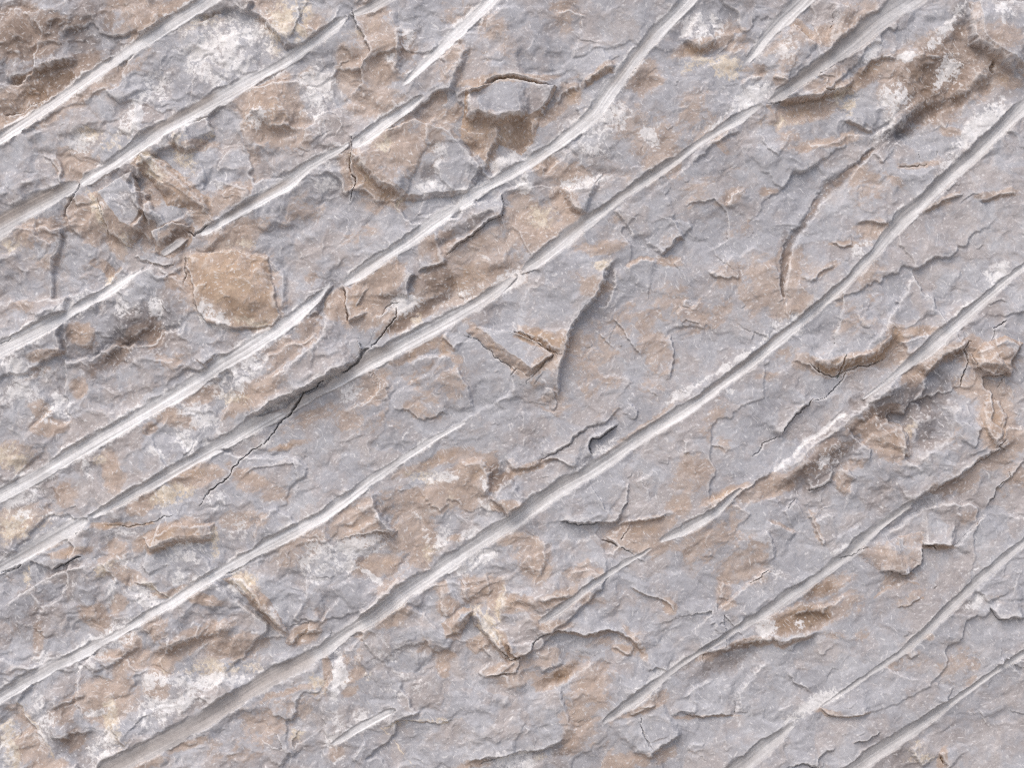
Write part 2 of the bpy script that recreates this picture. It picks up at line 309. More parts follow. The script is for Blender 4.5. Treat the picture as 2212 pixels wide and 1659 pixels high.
G 150 700 230 150 30 .6 d|G 450 500 280 170 20 .5 d|G 600 650 230 100 0 .4 d|G 1240 830 250 65 20 .85 b|G 1160 900 180 50 25 .8 b|G 1050 970 80 90 0 .9 b|G 1520 870 200 90 0 .7 b|G 1150 800 120 60 25 .6 d|G 1020 730 90 100 0 .65 b|G 850 840 60 80 30 .8 b|G 730 920 90 40 10 .8 b|G 880 960 130 80 30 .7 b|G 1330 1030 320 60 0 .8 c|G 1320 1090 320 45 0 .95 w|G 1030 1110 130 60 -10 .75 w|G 1070 1250 260 90 20 .75 w|G 1000 1330 130 100 0 .7 w|G 1030 1140 90 50 0 .75 b|G 1550 1000 130 50 0 .6 c
G 700 1220 200 140 0 .78 b|G 800 1100 70 120 30 .6 b|G 650 1290 70 22 5 1.1 w|G 750 1380 60 150 15 .95 c|G 700 1500 130 90 30 .75 w|G 820 1500 80 60 0 .7 c|G 200 1510 120 100 0 .85 b|G 100 1500 60 190 10 .9 c|G 60 1560 60 100 0 .6 w|G 20 1480 40 100 0 .8 d|G 500 1500 140 90 20 .7 d|G 500 1470 130 90 0 .5 b|G 330 1400 60 140 -20 .7 w|G 270 1270 40 110 10 .8 w|G 430 1280 110 90 30 .6 b|G 400 1350 140 140 0 .5 d|G 330 1620 120 40 0 .7 b|G 130 1290 110 60 -40 .6 b|G 190 1260 30 170 35 .6 c|G 1970 790 110 60 30 .95 b|G 2130 1320 100 130 0 .3 d|G 1750 1330 330 170 30 .5 b|G 1550 1500 280 120 10 .35 b|G 2060 1120 70 70 0 .85 c|G 2110 1000 25 160 0 .9 b|G 2180 1090 30 180 -5 1.1 w|G 2150 1450 60 130 -20 .6 w|G 1230 1500 130 30 20 .75 b|G 1830 1180 230 25 18 .7 b|G 1930 1440 50 40 0 .8 c|G 2170 1570 60 60 0 .6 b|G 960 1600 130 40 10 .7 b|G 1680 880 110 40 10 .6 b|G 2080 650 50 80 0 .6 b|G 1700 560 40 40 0 .6 c|G 1770 640 30 40 0 .9 w
H 130 110 190 130 -20 .85 b|H 110 230 160 70 10 1 w|H 40 330 60 80 0 .8 w|H 240 340 190 70 10 .92 b|H 480 170 160 200 -20 .75 b|H 190 415 80 20 -35 1.1 w|H 660 160 40 130 -20 .85 w|H 590 260 70 60 50 .7 c|H 520 100 30 130 25 .6 w|H 280 470 160 60 20 .6 b|H 740 170 60 20 0 .8 b|H 840 150 70 40 20 .6 w|H 350 430 130 130 0 .5 b
H 900 520 140 110 -10 .8 b|H 1230 260 120 130 -10 .65 b|H 1100 180 100 40 10 .8 b|H 1290 370 70 80 20 .7 b|H 1130 590 110 55 0 1 b|H 1040 580 30 120 -10 .9 c|H 690 620 70 60 -10 .85 b|H 650 500 50 60 0 .7 b|H 340 670 110 60 30 .85 b|H 120 800 60 50 0 .6 b|H 930 730 60 130 38 1.1 c|H 1040 870 45 120 35 1.1 b|H 730 750 60 75 10 1 b|H 880 860 70 60 0 .85 b|H 1130 940 80 40 0 .9 b|H 1060 1020 110 40 15 .8 b|H 550 880 80 60 0 .5 b|H 680 940 60 30 0 .6 b|H 660 1020 40 60 20 .8 b
H 880 310 150 50 28 1.05 w|H 1410 1060 150 55 28 1.1 b|H 1400 1070 110 40 28 .8 d|H 1300 960 260 70 10 .65 b|H 1180 1070 160 60 10 .6 b|H 1600 1150 150 230 10 .75 b|H 1540 1350 110 230 -10 .75 b|H 1700 1500 120 120 0 .5 b|H 1740 1150 60 120 0 .5 b|H 1950 120 200 60 15 .9 b|H 1930 200 140 60 0 .7 b|H 2080 240 120 60 20 .6 b|H 1560 370 110 60 20 .6 b|H 1650 400 60 40 0 .6 b|H 1600 560 140 50 -20 .6 b|H 1430 550 120 50 15 .8 b|H 1750 830 180 45 10 .6 b|H 1830 890 100 30 -15 .8 b|H 1910 850 24 150 30 .85 b|H 2130 610 40 50 30 .9 b|H 1370 720 130 40 -10 .7 b|H 2000 880 60 50 0 .3 b
H 260 960 200 150 30 .5 w|H 420 1110 200 90 20 .55 w|H 100 980 100 130 0 .4 b|H 30 900 60 120 0 .5 b|H 80 1060 90 40 40 .7 b|H 230 1290 120 60 30 .5 w|H 10 1100 40 60 0 .8 w|H 170 1060 40 40 0 .7 c|H 60 1170 60 30 30 .7 b|H 130 1330 90 60 0 .45 w|H 1080 1590 130 60 10 .8 w|H 1130 1640 100 40 0 1 w|H 850 1640 130 25 12 .8 b|H 1300 1590 60 30 20 .6 c|H 1430 1550 110 50 20 .6 d|H 2060 1080 170 50 35 .9 w|H 2050 1210 110 60 25 .5 b|H 1930 1280 160 25 18 .85 b|H 1850 1620 250 60 10 .7 b|H 2080 1570 130 70 30 .7 b|H 1730 1370 60 60 0 .4 b|H 600 1350 200 14 10 .7 c|H 400 380 40 40 0 .5 b|H 1620 800 70 20 0 .7 b
I 760 690 240 85 12 1.2 b|I 760 700 220 75 12 .8 d|I 930 490 170 60 25 .95 b|I 850 540 150 60 30 .7 d|I 1080 590 120 110 0 .6 b|I 430 850 200 35 12 .95 b|I 180 930 120 40 15 .7 b|I 240 200 280 180 20 .5 b|I 420 340 170 150 0 .68 b|I 270 500 60 140 -20 .75 b|I 280 590 60 50 0 .8 b|I 480 430 110 30 40 .6 b|I 60 160 120 90 20 .5 b|I 530 500 90 70 0 .5 w|I 600 400 60 60 0 .6 w|I 540 740 60 60 30 1 w|I 450 640 80 60 0 .5 w
I 1270 280 130 90 -10 .72 b|I 1400 320 70 90 0 .6 b|I 1640 230 110 20 0 1 b|I 1350 450 180 40 20 .55 b|I 1400 600 170 30 30 .5 b|I 1150 800 110 60 0 .5 b|I 1000 790 90 40 0 .6 b|I 900 1210 90 45 35 1.2 w|I 760 1310 130 40 33 .85 w|I 1000 1180 60 20 30 .7 w|I 300 960 260 90 30 .65 d|I 120 960 130 60 30 .6 d|I 150 930 90 30 10 .6 b|I 420 960 110 90 30 .35 d|I 950 1300 110 20 -10 .85 b|I 1150 1305 80 14 5 .85 b|I 1400 1040 160 60 20 .4 b|I 1350 1000 110 30 20 .5 b|I 1800 980 160 110 30 .45 b|I 1850 1110 100 60 20 .5 b|I 2050 520 140 60 20 .5 b|I 1590 820 40 20 0 .8 b
I 1560 1600 90 40 -20 .95 c|I 1690 1600 25 60 -20 1.1 b|I 1500 1530 60 100 -40 .6 c|I 1440 1590 110 90 0 .6 d|I 1850 1250 110 60 0 .4 b|I 2000 1100 140 60 30 .35 d|I 1890 590 70 40 40 .9 w|I 860 110 20 120 20 .7 b|I 650 90 110 14 -28 .8 b|I 850 40 70 50 0 .4 b|I 150 1330 200 12 0 .8 b|I 1900 40 110 50 0 .3 b|I 750 730 40 30 0 .6 w|I 850 620 90 20 0 .5 w|I 1500 900 60 40 0 .4 b|I 60 1560 60 40 0 .4 b|I 300 1530 130 60 0 .2 b|I 1620 20 60 80 0 .4 d
""".strip().replace('\n', '|')
for row in exec_blobs.split('|'):
    p = row.split()
    blob(p[0], *map(float, p[1:7]), p[7])
# where the rock is broken small (left and the two right-hand rubble pockets) and where it is smooth slab
for a in ["A 1100 800 1600 1100 0 .9", "D 600 500 1300 900 0 .8", "G 900 900 1500 900 0 .8", "B 600 900 900 700 0 .7", "C 1300 500 1000 600 0 .6", "F 1700 900 700 700 0 .6", "H 900 800 900 700 0 .7"]:
    p = a.split(); blob(p[0], *map(float, p[1:7]), 'r')

# ------------------------------------------------------------------ relief of the broken rock
h += 10.0 * fbm(X / 330, Y / 330, 101, 2)
ax = X * 0.86 - Y * 0.5; ay = X * 0.5 + Y * 0.86           # along / across the tool direction
qx, qy = XW + 22 * w1x, YW + 22 * w1y
# soft lumps and hollows, stronger where the rock is broken
h += (3.0 + 5.0 * rough) * fbm(qx / 85, qy / 70, 151, 3, 0.5) + (3 + 11 * rough) * fbm(qx / 190, qy / 150, 161, 2, 0.5)
jx_, jy_ = X + 16 * w1x + 3.5 * w2x, Y + 16 * w1y + 3.5 * w2y
ja, jb = jx_ * 0.86 - jy_ * 0.5, jx_ * 0.5 + jy_ * 0.86
calm = sstep(-0.15, 0.5, fbm(X / 190, Y / 190, 231, 2) + 0.5 * rough)
c1, v1 = chips(ja / 240, jb / 150, 61, 13.0)
c2, v2 = chips(ja / 92, jb / 62, 62, 3.4)
c3, v3 = chips(ja / 38, jb / 26, 63, 1.1)
h += (0.28 + 0.75 * rough) * blur(c1, 2.0) + (0.04 + 0.30 * rough) * calm * blur(c2, 1.7) + (0.02 + 0.12 * rough) * calm ** 2 * c3
wq, wv = worley((qx * .8 + qy * .35) / 130, (qy * .8 - qx * .35) / 95, 7)
h += (0.3 + rough) * 5.0 * np.clip(wq, 0, 0.8)
h += (0.06 + 0.12 * rough) * fbm(X / 9, Y / 9, 251, 3, 0.6)
h += 0.5 * fbm((ax + 6 * w1x) / 60, (ay + 6 * w1y) / 24, 221, 4, 0.55)
plate = 0.8 * v1 + 0.7 * v2 + 0.35 * v3

# hand-read bumps and hollows
for row in """A 1770 720 150 150 0 13|A 1140 1545 130 50 35 -16|A 880 760 60 120 5 6|A 1900 140 110 150 -30 9|G 350 300 190 60 18 8|G 1240 130 160 60 20 -6|B 900 860 120 110 0 -6|B 1140 870 110 110 0 -7
C 680 320 130 130 0 7|C 1660 480 280 230 40 -14|C 1560 740 230 60 40 -10|F 1450 1000 300 150 25 -11|F 880 1370 260 90 30 -9|F 1640 820 120 150 0 -5|H 1410 1065 160 45 28 -5|H 720 740 60 70 10 6|I 760 690 230 80 12 -4|D 800 560 280 80 38 -5|E 560 330 260 70 30 -10
E 1050 1440 90 120 10 -7|D 430 330 60 60 0 -5|E 690 170 200 140 20 -4|I 300 970 260 90 30 -4|H 1050 600 40 100 0 3|G 1080 950 90 90 0 -8|F 1950 640 130 90 0 6|B 1960 520 110 80 40 -6|A 300 560 300 100 30 -9""".replace('\n', '|').split('|'):
    p = row.split(); bump(p[0], *map(float, p[1:]))

def tilt(tile, cx, cy, rx, ry, ang, gx, gy, b=0.0):
    """a broken face leaning one way (gy < 0 leans out over the viewer, so it looks down and lies in shade)"""
    (cx, cy), = T(tile, [(cx, cy)])
    k = 3.0 if tile else 1.0
    rx /= k; ry /= k
    s = window([(cx, cy)], max(rx, ry) * 1.6)
    a = math.radians(ang); ca, sa = math.cos(a), -math.sin(a)
    dx, dy = XW[s] - cx, YW[s] - cy
    q = ((dx * ca + dy * sa) / rx) ** 2 + ((-dx * sa + dy * ca) / ry) ** 2
    h[s] += 0.75 * np.exp(-q ** 3) * (gx * dx + gy * dy)


for row in """A 250 570 340 130 32 -.1 -.42|A 180 230 300 150 10 -.05 -.2|A 2000 1300 300 160 34 -.2 -.28|D 860 520 330 130 37 -.1 -.16|B 430 250 80 280 -22 -.25 -.1|B 910 880 110 120 0 .1 -.35|B 1130 870 110 120 0 -.25 -.3|C 1650 470 330 200 42 -.25 -.25|C 1560 720 260 80 40 -.15 -.25
F 1400 960 330 140 20 -.15 -.34|F 880 1370 280 100 32 -.2 -.34|F 1620 1120 150 120 40 -.25 -.2|I 760 690 250 85 14 -.1 -.24|E 840 150 350 130 16 -.1 -.25|E 470 380 270 60 33 -.2 -.45|D 2060 340 90 230 -20 -.4 -.1|G 1230 130 190 60 22 -.1 -.4|I 280 970 270 100 30 -.2 -.2|H 1400 1065 170 50 28 -.1 -.25
A 1750 800 180 110 0 -.05 -.3|A 1130 1540 140 50 33 -.2 -.5|A 380 1480 70 140 -10 -.3 -.1|A 560 1430 110 150 -20 .3 -.15|A 1220 1230 190 60 -40 .2 -.3|G 1180 860 220 70 22 -.1 -.3|G 1500 880 200 80 5 -.1 -.3|G 700 1230 180 120 0 -.1 -.25|G 500 1480 140 110 10 -.1 -.12|D 1240 1420 170 80 10 -.1 -.25|H 1300 590 300 60 8 -.05 -.3
B 900 1590 260 90 24 -.15 -.2|B 760 1500 250 50 32 -.2 -.4|E 640 190 150 120 30 -.2 -.15|E 1250 1340 200 40 15 -.1 -.3|F 1050 690 190 45 10 -.05 -.5|C 850 690 260 60 14 -.05 -.35|C 280 260 260 60 15 0 -.35|F 560 1500 220 60 22 -.1 -.25|D 300 640 110 40 10 0 -.3|I 450 850 220 35 12 -.05 -.4|B 1960 520 130 90 40 -.2 -.2|H 150 140 170 120 -20 -.1 .2|B 330 870 200 60 34 -.1 -.35|A 1950 530 130 110 20 -.1 -.25|D 1500 560 300 40 20 0 -.2""".replace('\n', '|').split('|'):
    p = row.split(); tilt(p[0], *map(float, p[1:]))

# flakes and blocks (outline, rise, tilt)
BLOCKS = {
    'wedge': ('E', [(800, 490), (870, 455), (1100, 490), (1290, 560), (1370, 640), (1300, 700), (1215, 780), (1080, 700), (950, 600)]),
    'tan_block': ('D', [(1210, -10), (1500, -40), (1740, 0), (1760, 150), (1825, 390), (1780, 450), (1530, 470), (1340, 440), (1280, 330), (1240, 180)]),
    'grey_cube': ('A', [(560, 1255), (640, 1225), (860, 1105), (945, 1365), (940, 1480), (850, 1610), (730, 1560), (640, 1400)]),
    'ragged': ('A', [(860, 1060), (930, 1000), (1050, 1050), (1200, 1180), (1330, 1300), (1385, 1430), (1350, 1430), (1250, 1350), (1080, 1320), (1000, 1180)]),
    'prism': ('A', [(1070, 880), (1110, 850), (1330, 760), (1370, 870), (1300, 930), (1220, 985), (1120, 945)]),
    'split_slab': ('D', [(2120, 340), (2210, 270), (2330, 280), (2440, 430), (2400, 560), (2230, 720), (2000, 850), (1850, 910), (1600, 1060), (1640, 960), (1740, 830), (1860, 715), (2060, 560)]),
    'leaf': ('H', [(955, 1057), (1050, 985), (1175, 950), (1140, 1035), (1060, 1050)]),
    'pinched': ('H', [(1080, 852), (1160, 850), (1240, 835), (1225, 890), (1160, 945), (1100, 915)]),
    'pyramid': ('I', [(1130, 260), (1390, 165), (1560, 120), (1545, 330), (1500, 355), (1440, 400), (1260, 375)]),
    'rubble_big': ('F', [(1890, 640), (1960, 560), (2110, 510), (2230, 560), (2150, 700), (2130, 775), (2010, 750), (1900, 735)]),
    'tan_plate': ('F', [(1990, 900), (2070, 930), (2110, 1050), (2080, 1170), (2010, 1235), (1950, 1160), (1930, 1010)]),
    'ledge_chunk': ('F', [(820, 640), (1000, 640), (1080, 650), (1230, 600), (1350, 510), (1410, 590), (1330, 650), (1220, 705), (1070, 745), (1010, 775), (890, 755)]),
    'tan_column': ('B', [(770, 900), (830, 765), (1010, 800), (1040, 880), (1000, 960), (960, 1090), (870, 990)]),
}


def fc(k, dz, gx=0.0, gy=0.0, w=4, cover=None, level=0.0):
    facet(BLOCKS[k][0], BLOCKS[k][1], dz, gx, gy, w, cover, level)


def frustum(tile, top, base, rise, cover=None, rnd=0.0, gy=0.0, gx=0.0):
    """a block standing out of the face: flat top, sides that slope down to the base outline"""
    top, base = T(tile, top), T(tile, base)
    s = window(base + top, 30)
    x, y = X[s] + 2.5 * w1x[s] + 2.0 * w2x[s], Y[s] + 2.5 * w1y[s] + 2.0 * w2y[s]
    it, ib = inside(top, x, y), inside(base, x, y)
    dt = line_field(top + [top[0]], x, y)[0]; db = line_field(base + [base[0]], x, y)[0]
    t = np.where(it, 1.0, np.where(ib, db / (db + dt + 1e-3), 0.0)).astype(f32)
    if rnd: t = t * (1 - rnd) + sstep(0, 1, t) * rnd
    cx = sum(p[0] for p in base) / len(base); cy = sum(p[1] for p in base) / len(base)
    hm = float(h[s][ib].mean())
    k = 0.45 * sstep(0, .3, t)
    h[s] = h[s] * (1 - k) + hm * k + t * (rise + gx * (X[s] - cx) + gy * (Y[s] - cy))
    for ch, v in (cover or {}).items():
        side = np.where(it, 0, t > 0.02) * v
        c = CH[ch][s]; np.maximum(c, side.astype(f32), out=c)


frustum('A', [(650, 1240), (860, 1118), (925, 1355), (850, 1460), (790, 1440)], BLOCKS['grey_cube'][1], 26, {'b': .75}, gx=.06)
frustum('A', [(930, 1015), (1050, 1065), (1190, 1195), (1320, 1315), (1340, 1350), (1180, 1235), (1010, 1120)], [(850, 1065), (925, 985), (1070, 1035), (1220, 1170), (1350, 1285), (1395, 1440), (1250, 1355), (1080, 1335), (990, 1190)], 24, {'b': .9})
frustum('A', [(1115, 850), (1330, 762), (1365, 850), (1290, 870), (1215, 930)], [(1060, 885), (1110, 840), (1335, 750), (1385, 870), (1310, 945), (1220, 1000), (1120, 955)], 17, {'c': .6})
frustum('A', [(990, 1500), (1120, 1440), (1240, 1470), (1180, 1500), (1040, 1590)], [(970, 1500), (1120, 1425), (1270, 1480), (1240, 1580), (1100, 1680), (1010, 1640)], 14, {'b': .7, 'd': .5})
frustum('D', [(1420, 120), (1560, 90), (1640, 200), (1600, 290), (1480, 260)], BLOCKS['tan_block'][1], 20, {'b': 1.0}, rnd=.0, gy=-.05)
facet('D', BLOCKS['tan_block'][1], 7, 0, 0, 3)
frustum('E', [(870, 458), (1100, 490), (1290, 565), (1365, 640), (1230, 728), (1050, 592), (950, 505)], BLOCKS['wedge'][1], 13, {'b': .8}, gy=.17, gx=-.03)
frustum('I', [(1395, 172), (1420, 172), (1455, 380), (1437, 392)], BLOCKS['pyramid'][1], 13, {'b': .5})
frustum('F', [(1930, 620), (2110, 545), (2190, 590), (2120, 700), (1950, 690)], BLOCKS['rubble_big'][1], 20, {'b': .9}, rnd=.4)
frustum('F', [(1960, 940), (2050, 950), (2090, 1050), (2060, 1150), (2010, 1200), (1965, 1130)], BLOCKS['tan_plate'][1], 8, {'b': .9}, rnd=.5)
frustum('B', [(100, 960), (300, 850), (480, 780), (700, 860), (900, 1080), (820, 1230), (440, 1260), (270, 1150)][::1], [(50, 990), (300, 830), (490, 765), (720, 840), (930, 1080), (850, 1250), (420, 1310), (210, 1250), (70, 1120)], 15, {'b': .5})
frustum('B', [(840, 590), (1080, 520), (1380, 560), (1300, 690), (1230, 745), (1090, 755), (1020, 795), (880, 752), (810, 755)], [(810, 585), (1080, 512), (1400, 560), (1310, 720), (1250, 900), (1180, 1000), (1030, 930), (960, 1090), (860, 980), (770, 890)], 16, {'b': .95}, gy=-.03)
frustum('G', [(1500, 430), (1580, 440), (1720, 620), (1850, 770), (1800, 740), (1640, 560)], [(1440, 430), (1570, 400), (1760, 570), (1880, 800), (1760, 740), (1600, 560)], 13, {'b': .8})
frustum('G', [(960, 200), (1130, 90), (1370, 90), (1380, 140), (1150, 150), (1000, 220)], [(920, 160), (1120, 70), (1400, 70), (1390, 190), (1150, 215), (985, 270)], 14, {'b': .8})
frustum('H', [(860, 640), (920, 700), (1000, 800), (1080, 930), (1060, 940), (960, 810)], [(830, 620), (930, 680), (1020, 780), (1110, 940), (1060, 970), (940, 830), (850, 730)], 11, {'b': .6})
frustum('H', [(780, 660), (840, 640), (780, 700), (740, 720)], [(650, 720), (790, 620), (860, 640), (780, 800), (680, 830)], 14, {'b': .8}, rnd=.5)
frustum('C', [(1960, -30), (2260, -30), (2260, 380), (2120, 320), (1980, 220)], [(1900, -30), (2300, -30), (2300, 480), (2100, 370), (1930, 260)], 20, {'b': .5})
frustum('F', [(1260, 1060), (1400, 1110), (1440, 1250), (1300, 1200)], [(1100, 1120), (1250, 1030), (1420, 1090), (1475, 1300), (1280, 1250)], 12, {'b': .7})
fc('leaf', 7, 0, -0.1, 2)
fc('pinched', 6, 0, 0.05, 2)
facet('F', [(1430, 560), (1600, 510), (1640, 560), (1540, 640), (1470, 640)], 4, 0, 0, 3)

